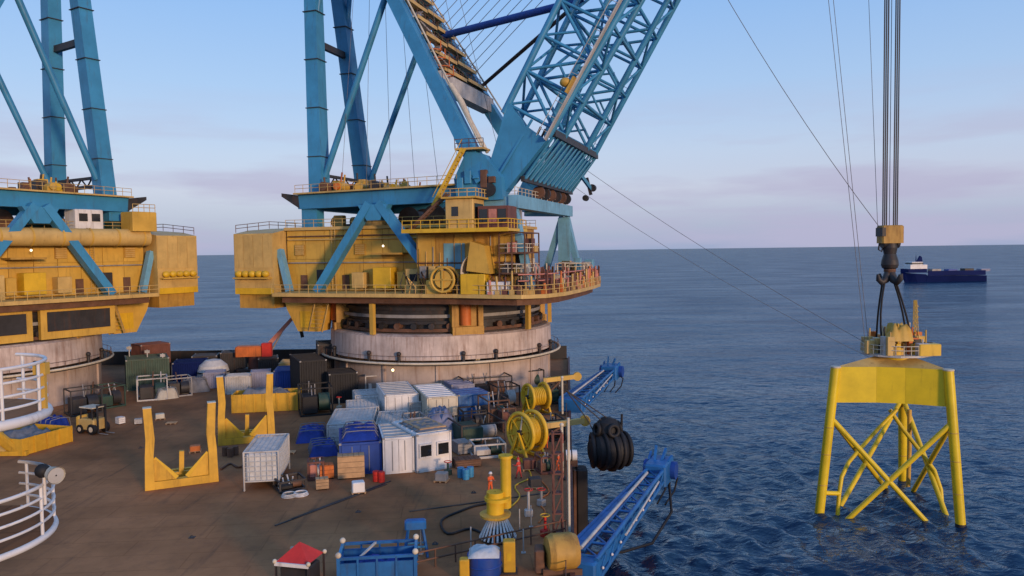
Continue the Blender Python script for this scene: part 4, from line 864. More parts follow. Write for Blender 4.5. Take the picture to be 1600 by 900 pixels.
def skip(label, L, Rr, dep, h, mat, loadm=None, group=None, z=0.0, name='cargo_skip'):
    c, w, rz = frame_of(L, Rr); n = Vector((-math.sin(rz), math.cos(rz), 0)); c = c + n * dep / 2
    t = thing(name, label, 'skip', (c.x, c.y, z), rz, group); x, y = w / 2, dep / 2
    for a in (-1, 1):
        MB().box(-x, x, *sorted((a * y, a * (y - .12))), .02, h).build('side_wall', T[mat], t); MB().box(*sorted((a * x, a * (x - .12))), -y + .13, y - .13, .02, h).build('end_wall', T[mat], t)
    MB().box(-x + .13, x - .13, -y + .13, y - .13, .02, .2).build('floor_plate', T[mat], t)
    k = max(2, int(w / 1.3))
    for i in range(k + 1): xx = -x + w * i / k; MB().box(max(-x, xx - .09), min(x, xx + .09), -y - .1, -y - .01, .02, h + .06).build('rib', T[mat], t)
    if loadm: V, F = lump(10, 8, x - .2, y - .2, h * .95, int(w * 100), .35); MB().add(V, F, True).build('load', T[loadm], t)
    return t
def skid(label, L, Rr, dep, h, mat, cat='machine', name='machinery_skid', group=None, m2='dark', seed=0, z=0.0):
    c, w, rz = frame_of(L, Rr); n = Vector((-math.sin(rz), math.cos(rz), 0)); c = c + n * dep / 2; r_ = random.Random(seed)
    t = thing(name, label, cat, (c.x, c.y, z), rz, group); x, y = w / 2, dep / 2
    mb = MB()
    for i in (-1, 1):
        mb.beam((-x, i * y, .12), (x, i * y, .12), .2, .2)
        for j in (-1, 1): mb.beam((i * x, j * y, .02), (i * x, j * y, h), .14, .14)
    for i in (-1, 1): mb.beam((-x, i * y, h), (x, i * y, h), .14, .14); mb.beam((i * x, -y, h), (i * x, y, h), .14, .14); mb.beam((i * x, -y, .12), (i * x, y, .12), .14, .14)
    mb.build('skid_frame', T[mat], t)
    MB().cbox(-x * .85, x * .1, -y * .7, y * .7, .25, h * r_.uniform(.55, .85), .08).build('engine_housing', T[m2], t)
    MB().tube((x * .2, 0, h * .4), (x * .9, 0, h * .4), min(h * .33, y * .7), n=14).build('tank', T[r_.choice(('grey', 'dark', 'lgrey', 'brown', 'green'))], t)
    for k in range(3): xx = r_.uniform(-x * .7, x * .7); MB().tube((xx, r_.uniform(-y, y) * .6, h * .5), (xx, r_.uniform(-y, y) * .6, h * r_.uniform(1, 1.25)), .07, n=6).build('pipe', T[r_.choice(('grey', 'brown', 'lgrey'))], t)
    return t
def crate(label, L, Rr, dep, h, mat='wood', z=0.0, group=None):
    c, w, rz = frame_of(L, Rr); n = Vector((-math.sin(rz), math.cos(rz), 0)); c = c + n * dep / 2
    t = thing('crate', label, 'crate', (c.x, c.y, z), rz, group); x, y = w / 2, dep / 2
    MB().box(-x + .06, x - .06, -y + .06, y - .06, .12, h - .06).build('lining', T['dark'], t)
    k = max(3, int(h / .45))
    for i in range(k):
        z0 = .1 + (h - .1) * i / k; z1 = .1 + (h - .1) * (i + 1) / k - .03
        for a in (-1, 1): MB().box(-x, x, *sorted((a * y, a * (y - .05))), z0, z1).build('plank', T[mat], t); MB().box(*sorted((a * x, a * (x - .05))), -y + .055, y - .055, z0, z1).build('plank', T[mat], t)
    k = max(3, int(w / .45))
    for i in range(k): MB().box(-x + w * i / k, -x + w * (i + 1) / k - .03, -y, y, h, h + .05).build('lid_plank', T[mat], t)
    for a in (-1, 1): MB().box(*sorted((a * x * .9, a * (x * .9 - .12))), -y, y, .02, .1).build('skid_runner', T['dark'], t)
    return t

# ------------------------------------------------------------------ containers and cages amidships
cage('tall white netted cage full of pale sheeted goods, standing alone by the yellow cradles', (382, 768), (436, 765), 6.2, 3.3, fill='net', legs=.7)
container('white cabin with double doors beside the dark blue container', (599, 742), (648, 738), 6.0, 3.3, 'white', name='site_cabin', cat='cabin', roof='lgrey', ribs=False, door=True)
container('white cabin with two dark square windows in its end wall', (652, 740), (706, 731), 6.5, 3.5, 'white', name='site_cabin', cat='cabin', windows=2, ribs=False)
tarp('lilac sheeted stack lying behind the white cabin with two windows', (668, 690), (716, 686), 4.0, 2.5, 'lilac', 5)
container('dark blue ribbed container behind the tan crate', (531, 744), (597, 739), 6.5, 2.9, 'dblue', roof='tarp', door=True)
tarp('crumpled blue and grey sheeting on the roof of the dark blue container', (536, 742), (593, 738), 5.6, .7, 'tarp', 9, z=2.98, name='loose_sheeting')
crate('tan timber crate in front of the dark blue container', (528, 750), (570, 747), 1.6, 2.0)
cage('low white netted cage behind the dark blue container', (512, 697), (582, 694), 8.0, 2.2, fill='net', group=None)
cage('low pale netted cage next to the white ribbed container', (588, 690), (636, 688), 6.0, 1.9, fill='lgrey')
tarp('bright blue tarpaulin stack beside the low white netted cage', (462, 694), (510, 691), 5.0, 1.1, 'tarp', 3)
tarp('blue grey striped tarpaulin stack behind the tall white netted cage', (484, 716), (530, 712), 4.0, 1.0, 'tarp', 13)
container('white ribbed container standing in front of the crane tub', (602, 662), (655, 658), 9.0, 3.3, 'white', roof='lgrey', door=True)
container('cream ribbed container stacked with pale roof beside the blue machinery box', (668, 668), (716, 664), 9.0, 3.4, 'cream', roof='white', door=True)
skid('grey pump skid between the white ribbed container and the cabins', (640, 690), (668, 687), 3.0, 2.4, 'grey', seed=2, m2='lgrey')
skid('black and grey skid in front of the white ribbed container', (572, 622), (626, 619), 4.0, 3.0, 'lgrey', seed=4, m2='white')
container('bright blue machinery box beside the cream container', (717, 660), (766, 655), 4.0, 3.2, 'armblue', name='machinery_box', cat='machine', ribs=False)
skid('dark pump skid with green tank under the yellow reels', (722, 700), (790, 692), 5.0, 2.2, 'dark', seed=6, m2='green')
skid('long dark pipe skid behind the blue machinery box', (725, 628), (800, 622), 4.0, 3.0, 'dark', seed=8, m2='dark')
skid('brown valve skid between the blue machinery box and the yellow reels', (764, 672), (796, 669), 4.0, 3.2, 'brown', seed=11, m2='brown')
skid('pale grey skid on the deck before the large yellow reel', (742, 718), (790, 714), 2.5, 1.3, 'lgrey', seed=14, m2='lgrey')
crate('flat brown timber crate before the pump skid', (712, 733), (752, 729), 1.5, .7, 'brown')
crate('weathered flat crate between the cabin and the pump skid', (716, 712), (738, 709), 2.0, 1.1, 'grey')
skid('black hose tray on the deck beside the tall netted cage', (438, 772), (478, 765), 2.2, .9, 'dark', seed=21, m2='black', name='hose_tray')
crate('small pale box on the deck beside the hose tray', (494, 767), (514, 765), .8, .9, 'wood')
crate('small orange box behind the pale box', (500, 750), (522, 748), 1.0, 1.2, 'orange')
skid('dark gas bottle rack between the hose tray and the orange box', (482, 752), (506, 750), 1.6, 1.6, 'maroon', seed=23, m2='pink', name='bottle_rack')
for k, (x, y) in enumerate(((412, 790), (452, 776), (470, 774))):
    p = on(x, y); o_ = MB()
    for q in range(3): o_.ring((0, 0, .06 + q * .1), .6 - .05 * q, .055, 20, 5)
    if k: tag(o_.build('hose_coil', T['lgrey' if k == 1 else 'white'], loc=p), ('grey' if k == 1 else 'white') + ' hose coil lying in front of the tall netted cage', 'hose')

# ------------------------------------------------------------------ yellow saddle cradles
def cradle(label, L, Rr, dep, h, lean=.35):
    c, w, rz = frame_of(L, Rr); n = Vector((-math.sin(rz), math.cos(rz), 0)); c = c + n * dep / 2
    t = thing('saddle_cradle', label, 'cradle', (c.x, c.y, 0), rz, 'yellow saddle cradles on deck'); x, y = w / 2, dep / 2
    MB().beam((-x, -y, .35), (x, -y, .35), .7, .66).build('base_beam', T['cyellow'], t); MB().beam((-x * .8, y, .3), (x * .8, y, .3), .5, .55).build('base_beam', T['cyellow'], t)
    for a in (-1, 1):
        ps = MB().prism([(a * (x + .02), .02), (a * (x - .06), h * .42), (a * (x - .16), h * .62), (a * (x - .03), h), (a * (x - .68), h), (a * (x - .86), h * .62), (a * (x - .74), h * .42), (a * (x - .74), .02)][::(-a)], -y - .36, -y + .36, 'xz').build('post', T['cyellow'], t); MB().box(*sorted((a * (x - .01), a * (x - .7))), -y - .4, -y + .4, h + .01, h + .07).build('post_cap', T['cream'], ps)
        MB().beam((a * (x - .4), -y, .3), (a * (x - .5), y, .3), .45, .5).build('side_beam', T['cyellow'], t)
        MB().prism([(a * (x - .75), .69), (a * (x - .75), h * .36), (a * (x - .95), h * .36), (a * x * .18, .69)], -y - .12, -y + .12, 'xz').build('gusset', T['cyellow'], t)
        MB().beam((a * (x - .7), -y, h * .37), (a * x * .15, -y, .72), .5, .16, (0, 1, 0)).build('gusset_flange', T['yellow'], t)
    MB().beam((0, y * .2, .1), (.1, y * .2, h * .36), .45, .4).build('centre_post', T['cyellow'], t); MB().beam((-x * .3, y * .2, .5), (x * .3, y * .2, .5), .4, .4).build('centre_beam', T['cyellow'], t)
    return t
cradle('large yellow saddle cradle with thick posts standing on the bare deck', (227, 766), (341, 751), 3.6, 7.0)
cradle('slimmer yellow saddle cradle behind the thick posted one', (341, 696), (430, 688), 3.6, 7.2)
skip('long yellow skip with grey load behind the slimmer saddle cradle', (362, 646), (468, 641), 3.4, 2.3, 'cyellow', 'gtarp')
container('dark blue container on deck behind the long yellow skip', (428, 612), (474, 610), 5.0, 3.0, 'dblue')
skip('long yellow skip with blue sheeted load below the white balcony', (34, 713), (113, 690), 5.0, 1.7, 'cyellow', 'gtarp')
tarp('blue tarpaulin bundle beside the end of the yellow skip', (80, 684), (116, 676), 3.5, 1.7, 'tarp', 31)
t_ = thing('yellow_tie_frame', 'yellow diagonal tie frame resting against the yellow skip', 'frame', on(20, 712))
MB().beam((-2.6, .3, 3.2), (1.2, 0, .2), .3, .4).build('diagonal', T['cyellow'], t_); MB().beam((-4.2, .3, 3.0), (-.6, 0, .2), .25, .3).build('diagonal', T['tan'], t_); MB().beam((-4.5, 0, .25), (1.5, 0, .25), .4, .45).build('foot_beam', T['cyellow'], t_)

# ------------------------------------------------------------------ vehicle and far deck clutter
def forklift(label, px, py, rz):
    p = on(px, py); t = thing('forklift', label, 'forklift', (p.x, p.y, 0), rz)
    MB().cbox(-1.6, 1.0, -.85, .85, .5, 1.7, .12).build('body', T['tan'], t); MB().cbox(-2.1, -1.5, -.8, .8, .5, 1.9, .15).build('counterweight', T['ochre'], t)
    for x, r_ in ((-1.2, .5), (.7, .6)):
        for a in (-1, 1):
            w_ = MB().tube((x, a * .6, r_), (x, a * .98, r_), r_, n=16).build('wheel', T['black'], t); MB().tube((x, a * .985, r_), (x, a * 1.02, r_), r_ * .5, n=12).build('rim', T['cream'], w_)
    for x in (-1.2, .75):
        for a in (-1, 1): MB().beam((x, a * .75, 1.6), (x * .9, a * .75, 2.9), .1, .1).build('cab_post', T['dark'], t)
    MB().box(-1.3, .9, -.85, .85, 2.9, 3.02).build('cab_roof', T['cream'], t); MB().cbox(-.6, 0, -.35, .35, 1.7, 2.3, .08).build('seat', T['black'], t)
    for a in (-1, 1): MB().beam((1.25, a * .5, .1), (1.25, a * .5, 3.3), .14, .18).build('mast_rail', T['dark'], t); MB().beam((1.35, a * .4, .12), (2.7, a * .4, .12), .14, .07).build('fork', T['grey'], t)
    MB().beam((1.25, -.5, 3.2), (1.25, .5, 3.2), .12, .15).build('mast_crosshead', T['dark'], t)
forklift('tan forklift parked near the yellow skip with the blue bundle', 148, 676, R(-25))
skid('dark winch unit with cream drum behind the forklift', (112, 652), (160, 645), 3.0, 3.2, 'dark', seed=41, m2='dark', name='deck_winch')
skid('green grey compressor between the forklift and the crane tub', (160, 640), (196, 634), 3.0, 2.8, 'green', seed=43, m2='green', name='compressor')
crate('small white box on the deck near the forklift', (186, 664), (196, 662), .8, .8, 'white')
crate('small grey box on the bare deck past the forklift', (210, 664), (222, 663), .7, .6, 'lgrey')
FARBOX = [  # photo corner pair, depth, height, paint, words
    ((198, 612), (266, 606), 6, 4.6, 'green', 'dark green container with a maroon end beside the tub of the pipe clad crane'),
    ((222, 600), (268, 594), 4, 6.0, 'maroon', 'tall maroon container rising behind the dark green container'),
    ((270, 600), (322, 597), 5, 3.2, 'navy', 'navy container between the maroon container and the white domed tent'),
    ((318, 608), (352, 606), 3, 2.4, 'lilac', 'lilac grey container in front of the white domed tent'),
    ((300, 590), (340, 588), 4, 3.4, 'dark', 'black container at the far deck edge beside the domed tent'),
    ((345, 588), (384, 586), 4, 3.8, 'dark', 'black container at the far deck edge below the orange knuckle crane'),
    ((352, 617), (392, 615), 3, 2.6, 'lgrey', 'pale grey container behind the long yellow skip'),
    ((392, 612), (424, 610), 3, 2.8, 'lilac', 'lilac container next to the pale grey container'),
    ((436, 596), (486, 594), 5, 2.8, 'tan', 'tan container at the far edge close to the crane tub'),
    ((404, 592), (436, 590), 4, 3.2, 'dark', 'black container between the knuckle crane and the tan container'),
    ((470, 630), (512, 626), 8, 5.6, 'black', 'tall black container against the crane tub'),
    ((498, 606), (530, 604), 6, 6.4, 'dark', 'dark grey container stack against the crane tub'),
    ((515, 632), (560, 628), 5, 4.0, 'black', 'black container in front of the dark grey container stack'),
]
for L, Rr, d, h, m, words in FARBOX: container(words, L, Rr, d, h, m)
skid('cream framed machinery unit in front of the dark green container', (215, 628), (262, 624), 3.5, 3.0, 'lgrey', seed=51, m2='dark')
skid('grey framed pump unit before the navy container', (262, 622), (300, 618), 3.0, 2.6, 'grey', seed=53, m2='dark')
tarp('tan sheeted bundle on deck near the grey framed pump unit', (246, 626), (280, 622), 2.5, 1.4, 'cream', 57)
tarp('pale grey sheeted boat shape before the lilac container', (284, 616), (328, 612), 3.0, 1.8, 'gtarp', 59)
skid('black cable machine beside the crane tub with pale pipes', (470, 652), (520, 648), 4.0, 3.4, 'black', seed=61, m2='black')
t_ = thing('domed_tent', 'white domed tent among the dark containers at the far deck edge', 'tent', on(334, 596)); MB().lathe([(2.4, 0), (2.4, 1.6), (2.1, 2.6), (1.2, 3.4), (.1, 3.6)], 18).build('canopy', T['net'], t_); MB().box(-.6, .6, -2.45, -2.38, .05, 1.6).build('flap', T['gtarp'], t_); MB().lathe([(2.46, 1.5), (2.46, 1.7)], 18).build('hem', T['dark'], t_)
q = on(400, 586); t_ = thing('knuckle_crane', 'small orange knuckle boom crane at the far deck edge', 'crane', q, R(8))
MB().cbox(-2.8, 3.2, -1.5, 1.5, .02, 1.2, .1).build('base', T['dark'], t_); MB().lathe([(1.2, 1.2), (1.1, 3.2), (.05, 3.2)], 14).build('pedestal', T['maroon'], t_); MB().cbox(-3.0, 2.6, -1.2, 1.2, 3.2, 4.9, .2).build('engine_house', T['orange'], t_); MB().cbox(1.2, 2.8, -1.5, -.2, 3.2, 5.4, .12).build('cab', T['red'], t_)
MB().beam((1.8, .2, 4.6), (6.2, .2, 9.4), .6, .7, h1=.5).build('main_boom', T['pink'], t_); MB().beam((6.2, .2, 9.4), (7.4, .2, 7.0), .45, .5).build('jib', T['dark'], t_); MB().tube((2.6, .2, 4.0), (4.4, .2, 7.2), .14, n=8).build('ram', T['grey'], t_); MB().beam((7.4, .2, 7.0), (7.6, .2, 6.0), .5, .5).build('grab', T['black'], t_)
for k, x in enumerate((204, 232, 256)):
    p = on(x, 604 + k); tag(MB().tube((0, 0, 0), (0, 0, 6.2 - k * .5), .09, n=6).box(-.35, .35, -.1, .1, 5.7 - k * .5, 6.1 - k * .5).build('lamp_post', T['lgrey'], loc=p), 'thin grey lamp post among the containers by the pipe clad crane', 'lamp post', 'lamp posts by the far containers')
p = on(735, 612); o_ = MB().tube((0, 0, 0), (3.0, .5, 5.4), .14, n=8).tube((.35, 0, 0), (3.35, .5, 5.4), .14, n=8)
for q in range(10): o_.tube((3.0 * q / 10, .05 * q, .54 * q), (3.35 * q / 10 + .35, .05 * q, .54 * q), .06, n=4)
tag(o_.build('gangway_ladder', T['cream'], loc=on(713, 620)), 'pale sloping ladder leaning up to the crane tub walkway', 'ladder')

# ------------------------------------------------------------------ yellow reels with side beams
def reel(label, px, py, rad, wid, rz, scale=1.0):
    p = on(px, py); t = thing('hose_reel', label, 'reel', (p.x, p.y, 0), rz, 'yellow hose reels at the deck edge'); zc = rad + .75
    for s_, nm in ((-1, 'flange'), (1, 'flange')):
        f = MB().ring((0, s_ * wid / 2, zc), rad, .2, 36, 8, (0, 1, 0)).ring((0, s_ * wid / 2, zc), rad * .78, .13, 30, 6, (0, 1, 0)).build(nm, T['yellow'], t)
        for k in range(6): a = PI * k / 3 + .3; MB().beam((.3 * math.cos(a), s_ * wid / 2, zc + .3 * math.sin(a)), (rad * math.cos(a), s_ * wid / 2, zc + rad * math.sin(a)), .14, .22, (0, 1, 0)).build('spoke', T['cream'] if k == 1 else T['yellow'], f)
        MB().tube((0, s_ * (wid / 2 + .25), zc), (0, s_ * wid / 2, zc), .3, n=12).build('hub', T['dark'], f)
        MB().beam((-rad * .7, s_ * (wid / 2 + .3), .1), (0, s_ * (wid / 2 + .3), zc), .22, .25).build('stand_leg', T['yellow'], t); MB().beam((rad * .7, s_ * (wid / 2 + .3), .1), (0, s_ * (wid / 2 + .3), zc), .22, .25).build('stand_leg', T['yellow'], t); MB().beam((-rad, s_ * (wid / 2 + .3), .15), (rad, s_ * (wid / 2 + .3), .15), .25, .25).build('foot_beam', T['yellow'], t)
    MB().tube((0, -wid / 2, zc), (0, wid / 2, zc), rad * .62, n=28).build('drum', T['yellow'], t)
    for k in range(9): yy = -wid / 2 + wid * (k + .5) / 9; MB().ring((0, yy, zc), rad * .68, wid / 19, 28, 6, (0, 1, 0)).build('hose_turn', T['yellow'], t)
    return t
reel('large yellow hose reel with open spokes at the deck edge', 824, 716, 1.85, 1.6, R(-50))
reel('smaller yellow hose reel closer to the crane tub', 838, 648, 1.5, 2.2, R(-62))
def side_beam(label, a, b, mat):
    a, b = Vector(a), Vector(b); t = thing('outrigger_beam', label, 'beam', (a.x, a.y, 0))
    MB().beam((0, 0, a.z), b - Vector((a.x, a.y, 0)), .5, .55).build('arm', T[mat], t); MB().beam((0, 0, 0.02), (0, 0, a.z + .3), .45, .45).build('upright', T['tan'], t)
    MB().tube((b.x - a.x, b.y - a.y - .3, b.z), (b.x - a.x, b.y - a.y + .3, b.z), .55, n=14).build('end_sheave', T['ochre'], t)
    MB().beam((0, 0, a.z * .4), (b.x - a.x) * .5 * Vector((1, 0, 0)) + Vector((0, (b.y - a.y) * .5, (a.z + b.z) / 2 - .2)), .2, .2).build('knee_brace', T['brown'], t)
side_beam('yellow outrigger beam reaching over the side beside the large reel', far(846, 666, 77), far(914, 657, 79), 'tan')
side_beam('yellow outrigger beam reaching over the side beside the smaller reel', far(852, 594, 97), far(902, 588, 98), 'ochre')
def pole(label, x0, y0, Y, top, mats):
    b = far(x0, y0, Y); b.z = 0; zt = far(x0, top, Y).z; t = thing('marker_pole', label, 'pole', (b.x, b.y, 0)); k = 6
    for i in range(k): MB().tube((0, 0, zt * i / k), (0, 0, zt * (i + 1) / k), .13, n=8).build('band', T[mats[i % 2]], t)
    MB().box(-.35, .35, -.35, .35, .01, .15).build('foot_plate', T['dark'], t); MB().ball((0, 0, zt), .2, 8, 5).build('cap', T['cream'], t)
pole('thin pale pole at the deck edge by the smaller reel', 879, 660, 92, 590, ('cream', 'cream'))
pole('tall red and white banded pole at the deck edge by the large reel', 879, 800, 66, 664, ('pink', 'cream'))
# red lattice stair tower at the deck edge
p = on(872, 838); t_ = thing('stair_tower', 'faded red lattice stair tower at the deck edge before the blue boom arm', 'tower', (p.x, p.y, 0), R(4)); zt = 7.4
for a in (-.3, .3):
    for b in (-.3, .3): MB().beam((a, b, 0.02), (a, b, zt), 0.1, 0.1).build('corner_post', T['maroon'], t_)
for k in range(6):
    z = .3 + k * 1.4
    for a, b, c, d in ((-.3, -.3, .3, -.3), (.3, -.3, .3, .3), (.3, .3, -.3, .3), (-.3, .3, -.3, -.3)): MB().beam((a, b, z), (c, d, z), .09, .09).build('ring_bar', T['maroon'], t_)
    if k < 5:
        MB().beam((-.3, -.32, z), (.3, -.32, z + 1.4), .08, .08).build('diagonal', T['maroon'], t_); MB().beam((-.32, .3, z + 1.4), (-.32, -.3, z), .08, .08).build('diagonal', T['maroon'], t_)
        MB().box(-.26, .26, -.26, .26, z, z + .05).build('landing', T['maroon'], t_)
MB().tube((.75, -.3, 0.02), (.75, -.3, 8.4), .1, n=8).build('whip_pole', T['cream'], t_)
p = on(893, 728); t_ = thing('life_raft_box', 'white life raft canister on a bracket at the deck edge', 'canister', (p.x, p.y, 0)); MB().tube((-.5, 0, 1.0), (.5, 0, 1.0), .5, n=14).build('canister', T['white'], t_); MB().box(-.55, .55, -.3, .3, .02, .55).build('bracket', T['brown'], t_); MB().lathe([(.52, -.06), (.52, .06)], 14, (0, 0, 1.0), (1, 0, 0)).build('strap', T['dark'], t_)

# ------------------------------------------------------------------ blue side arms
def side_arm(label, base, tip, wid, depth, heavy=True):
    base, tip = Vector(base), Vector(tip); d = tip - base; L = d.length
    t = thing('side_arm', label, 'boom arm', base); t.rotation_euler = d.to_track_quat('X', 'Z').to_euler(); m = 'armblue'
    for a in (-1, 1):
        for b in (-1, 1):
            w0, w1 = wid, wid * .55
            MB().tube((0, a * w0 / 2, b * depth / 2), (L * .93, a * w1 / 2, b * depth * .35), .16, n=8).build('chord', T[m], t)
    MB().beam((L * .05, wid * .2, depth * .5), (L * .58, wid * .16, depth * .42), wid * .42, .1, (0, 0, 1), w1=wid * .3).build('deck_plate', T[m], t)
    n = 9
    for k in range(n):
        x0, x1 = L * .02 + L * .86 * k / n, L * .02 + L * .86 * (k + 1) / n; f0, f1 = 1 - .45 * x0 / L, 1 - .45 * x1 / L
        for a in (-1, 1):
            MB().tube((x0, a * wid * f0 / 2, -depth / 2 * f0), (x1, a * wid * f1 / 2, depth / 2 * f1), .09, n=6).build('lattice_strut', T[m], t)
        MB().tube((x0, -wid * f0 / 2, depth / 2 * f0), (x0, wid * f0 / 2, depth / 2 * f0), .1, n=6).build('cross_strut', T[m], t)
        MB().tube((x0, -wid * f0 / 2, depth / 2 * f0), (x1, wid * f1 / 2, depth / 2 * f1), .08, n=6).build('cross_strut', T[m], t)
        if k < 7: MB().ball((x0 + .5, -wid * f0 / 2 - .12, -depth * .1), .1, 8, 5).build('stud', T['white'], t)
    for a in (-1, 1): MB().beam((L * .03, a * wid * .47, -depth * .05), (L * .55, a * wid * .36, -depth * .05), .06, depth * .55, (0, 0, 1), h1=depth * .4).build('side_plate', T[m], t)
    MB().tube((L * .05, wid * .1, depth * .62), (L * .8, wid * .12, depth * .5), .12, n=8).build('ram_pipe', T['lgrey'], t)
    MB().tube((L * .25, -wid * .62, depth * .2), (L * .75, -wid * .42, depth * .3), .09, n=8).build('ram_pipe', T['lgrey'], t)
    h = MB().cbox(L * .86, L * 1.0, -wid * .42, wid * .42, -depth * .6, depth * .7, .15).build('head_box', T[m], t)
    for k, y in enumerate((-.35, -.1, .15, .38)): MB().beam((L * .93, y * wid, depth * .6), (L * (.97 + .03 * (k % 2)), y * wid * 1.2, depth * (.8 + .3 * (k % 3))), .2, .34).build('head_horn', T[m], t)
    MB().tube((L * .96, -wid * .6, 0), (L * .96, wid * .6, 0), depth * .55, n=18).build('head_sheave', T['dblue'], t)
    for k in range(3): a = -.3 + .3 * k; MB().path([(L * .98, a * wid, -depth * .4), (L * 1.06, a * wid * 1.4, -depth * 1.0), (L * 1.03, a * wid * 1.2, -depth * 1.7), (L * .9, a * wid, -depth * 1.9)], .09, 6).build('hanging_hose', T['black'], t)
    MB().cbox(-.6, .6, -wid * .55, wid * .55, -depth * .6, depth * .5, .12).build('hinge_block', T[m], t)
    return t
b0 = ED(47.0, .2) + Vector((.5, 0, .1))
side_arm('large blue lattice side arm reaching out over the water with a hooked head', b0, far(1036, 728, 67), 2.3, 1.4)
b1 = ED(94, .2) + Vector((.3, 0, .9))
side_arm('smaller blue side arm reaching out near the crane tub', b1, far(958, 578, 113), 2.8, 1.5, False)
b2 = far(1040, 725, 66.5)
line('mooring_hose', 'black hose looping from the head of the large blue side arm back to the hull', [b2 + Vector((.2, 0, -.4)), b2 + Vector((0, -2.5, -3.4)), b2 + Vector((-2.2, -5.5, -4.9)), b2 + Vector((-5, -8, -4.6)), ED(57) + Vector((.3, 0, -3.0))], .12, 'black')
line('support_strut', 'pale strut below the large blue side arm', [ED(47) + Vector((.6, 0, -1.0)), b0.lerp(far(1036, 728, 67), .42) + Vector((.3, -.6, -.9))], .14, 'lgrey')

# ------------------------------------------------------------------ black fender bundle over the side
c = far(952, 693, 74.5); t_ = thing('fender_bundle', 'black rubber fender wrapped in tyres hanging over the side', 'fender', c)
MB().lathe([(.05, -2.1), (1.0, -1.95), (1.7, -1.3), (1.85, 0), (1.7, 1.3), (1.0, 1.95), (.05, 2.1)], 22, (0, 0, -.6), (.95, .2, 0)).build('fender_body', T['black'], t_)
MB().lathe([(.05, -1.2), (.8, -1.1), (1.15, -.4), (1.15, .5), (.7, 1.1), (.05, 1.25)], 18, (-.15, .1, 1.4), (.2, .2, 1)).build('fender_cap', T['black'], t_)
for k in range(5):
    x = -1.7 + k * .85; MB().ring((x * .95, x * .2, -.6), 1.95 - .13 * abs(k - 2) ** 1.6, .22, 26, 7, (.95, .2, 0)).xf(Matrix.Translation((0, 0, -.6)) @ Matrix.Rotation(random.uniform(-.25, .25), 4, 'Z') @ Matrix.Rotation(random.uniform(-.2, .2), 4, 'X') @ Matrix.Translation((0, 0, .6))).build('tyre', T['black'], t_)
for k in range(4): a = 2 * PI * k / 4 + .4; MB().ring((1.2 * math.cos(a) - .15, 1.2 * math.sin(a), 1.5), .52, .2, 18, 6, (math.cos(a), math.sin(a), .15)).build('tyre', T['black'], t_)
for x in (-1.4, .2, 1.3): MB().path([(x, 0, 1.0), (x * .8 - 1.0, -.2, 2.4), (-4.2, -.4, 5.4)], .06, 5).build('chain', T['dark'], t_)
MB().tube((1.2, 0, 1.0), (1.25, 0, 2.9), .12, n=6).build('lug', T['black'], t_)
p = ED(70) + Vector((.5, 0, -1.5)); t_ = thing('fender_strip', 'black upright fender strip fixed to the hull side below the reel', 'fender', p); MB().cbox(-.15, .9, -.8, .8, -6.5, 1.4, .15).build('rubber_pad', T['black'], t_); MB().box(-.4, -.16, -.9, .9, -6.4, 1.3).build('backing_plate', T['brown'], t_)

# ------------------------------------------------------------------ foreground gear
p = on(778, 842); G = thing('grouting_tool', 'yellow stepped column on a white bristled collar standing on deck', 'tool', (p.x, p.y, 0))
def gz(y): return far(778, y, p.y).z
MB().lathe([(.55, gz(812) + .02), (.6, gz(800)), (.6, gz(768)), (.05, gz(768))], 18, (-.15, 0, 0)).build('lower_column', T['yellow'], G)
MB().lathe([(.36, gz(795)), (.38, gz(717)), (.05, gz(717))], 18, (.6, .3, 0)).build('upper_column', T['yellow'], G)
MB().lathe([(.05, gz(806)), (1.05, gz(806)), (1.1, gz(802)), (.05, gz(800))], 20, (-.15, 0, 0)).build('flange', T['ochre'], G); MB().lathe([(.05, gz(781)), (.9, gz(781)), (.9, gz(776)), (.05, gz(776))], 18, (0, 0, 0)).build('flange', T['yellow'], G)
MB().lathe([(.5, gz(717)), (.5, gz(713)), (.05, gz(713))], 16, (.6, .3, 0)).build('cap', T['yellow'], G)
MB().lathe([(.6, gz(812)), (1.05, gz(838))], 24).build('collar_core', T['dark'], G)
for k in range(24):
    a = 2 * PI * k / 24; MB().beam((.62 * math.cos(a), .62 * math.sin(a), gz(810)), (1.28 * math.cos(a), 1.28 * math.sin(a), gz(838)), .13, .07).build('bristle', T['white'], G)
MB().lathe([(1.15, .02), (1.15, gz(842) + .2), (.05, gz(842) + .2)], 22).build('base_drum', T['dark'], G)
p = on(796, 893); t_ = thing('yellow_post', 'yellow square bollard post beside the blue drum', 'post', (p.x, p.y, 0)); MB().cbox(-.38, .38, -.35, .35, .02, 2.0, .06).build('post', T['cyellow'], t_); MB().box(-.5, .5, -.45, .45, .01, .1).build('foot_plate', T['dark'], t_); MB().box(-.12, .12, -.37, -.351, .8, 1.3).build('marking_plate', T['yellow'], t_)
p = on(673, 902); t_ = thing('yellow_post', 'short yellow bollard post at the end of the brown handrail', 'post', on(726, 905)); MB().cbox(-.3, .3, -.3, .3, .02, 1.3, .06).build('post', T['cyellow'], t_); MB().box(-.4, .4, -.4, .4, .01, .1).build('foot_plate', T['dark'], t_)
p = on(757, 897); t_ = thing('blue_drum', 'blue drum with a white cloth over its lid', 'drum', (p.x, p.y, 0)); MB().lathe([(.05, .03), (1.0, .03), (1.05, .1), (1.05, 1.3), (.05, 1.32)], 24).build('drum', T['dblue'], t_); MB().ring((0, 0, .7), 1.06, .05, 24, 5).build('hoop', T['dblue'], t_)
V, F = lump(8, 8, .95, .85, .35, 77); MB().add([(a, b, c + 1.3) for a, b, c in V], F, True).build('cloth', T['net'], t_); MB().cbox(-.9, .8, -.6, .6, 1.34, 1.5, .05).build('lid', T['lgrey'], t_)
a, b = on(648, 893), on(884, 838)
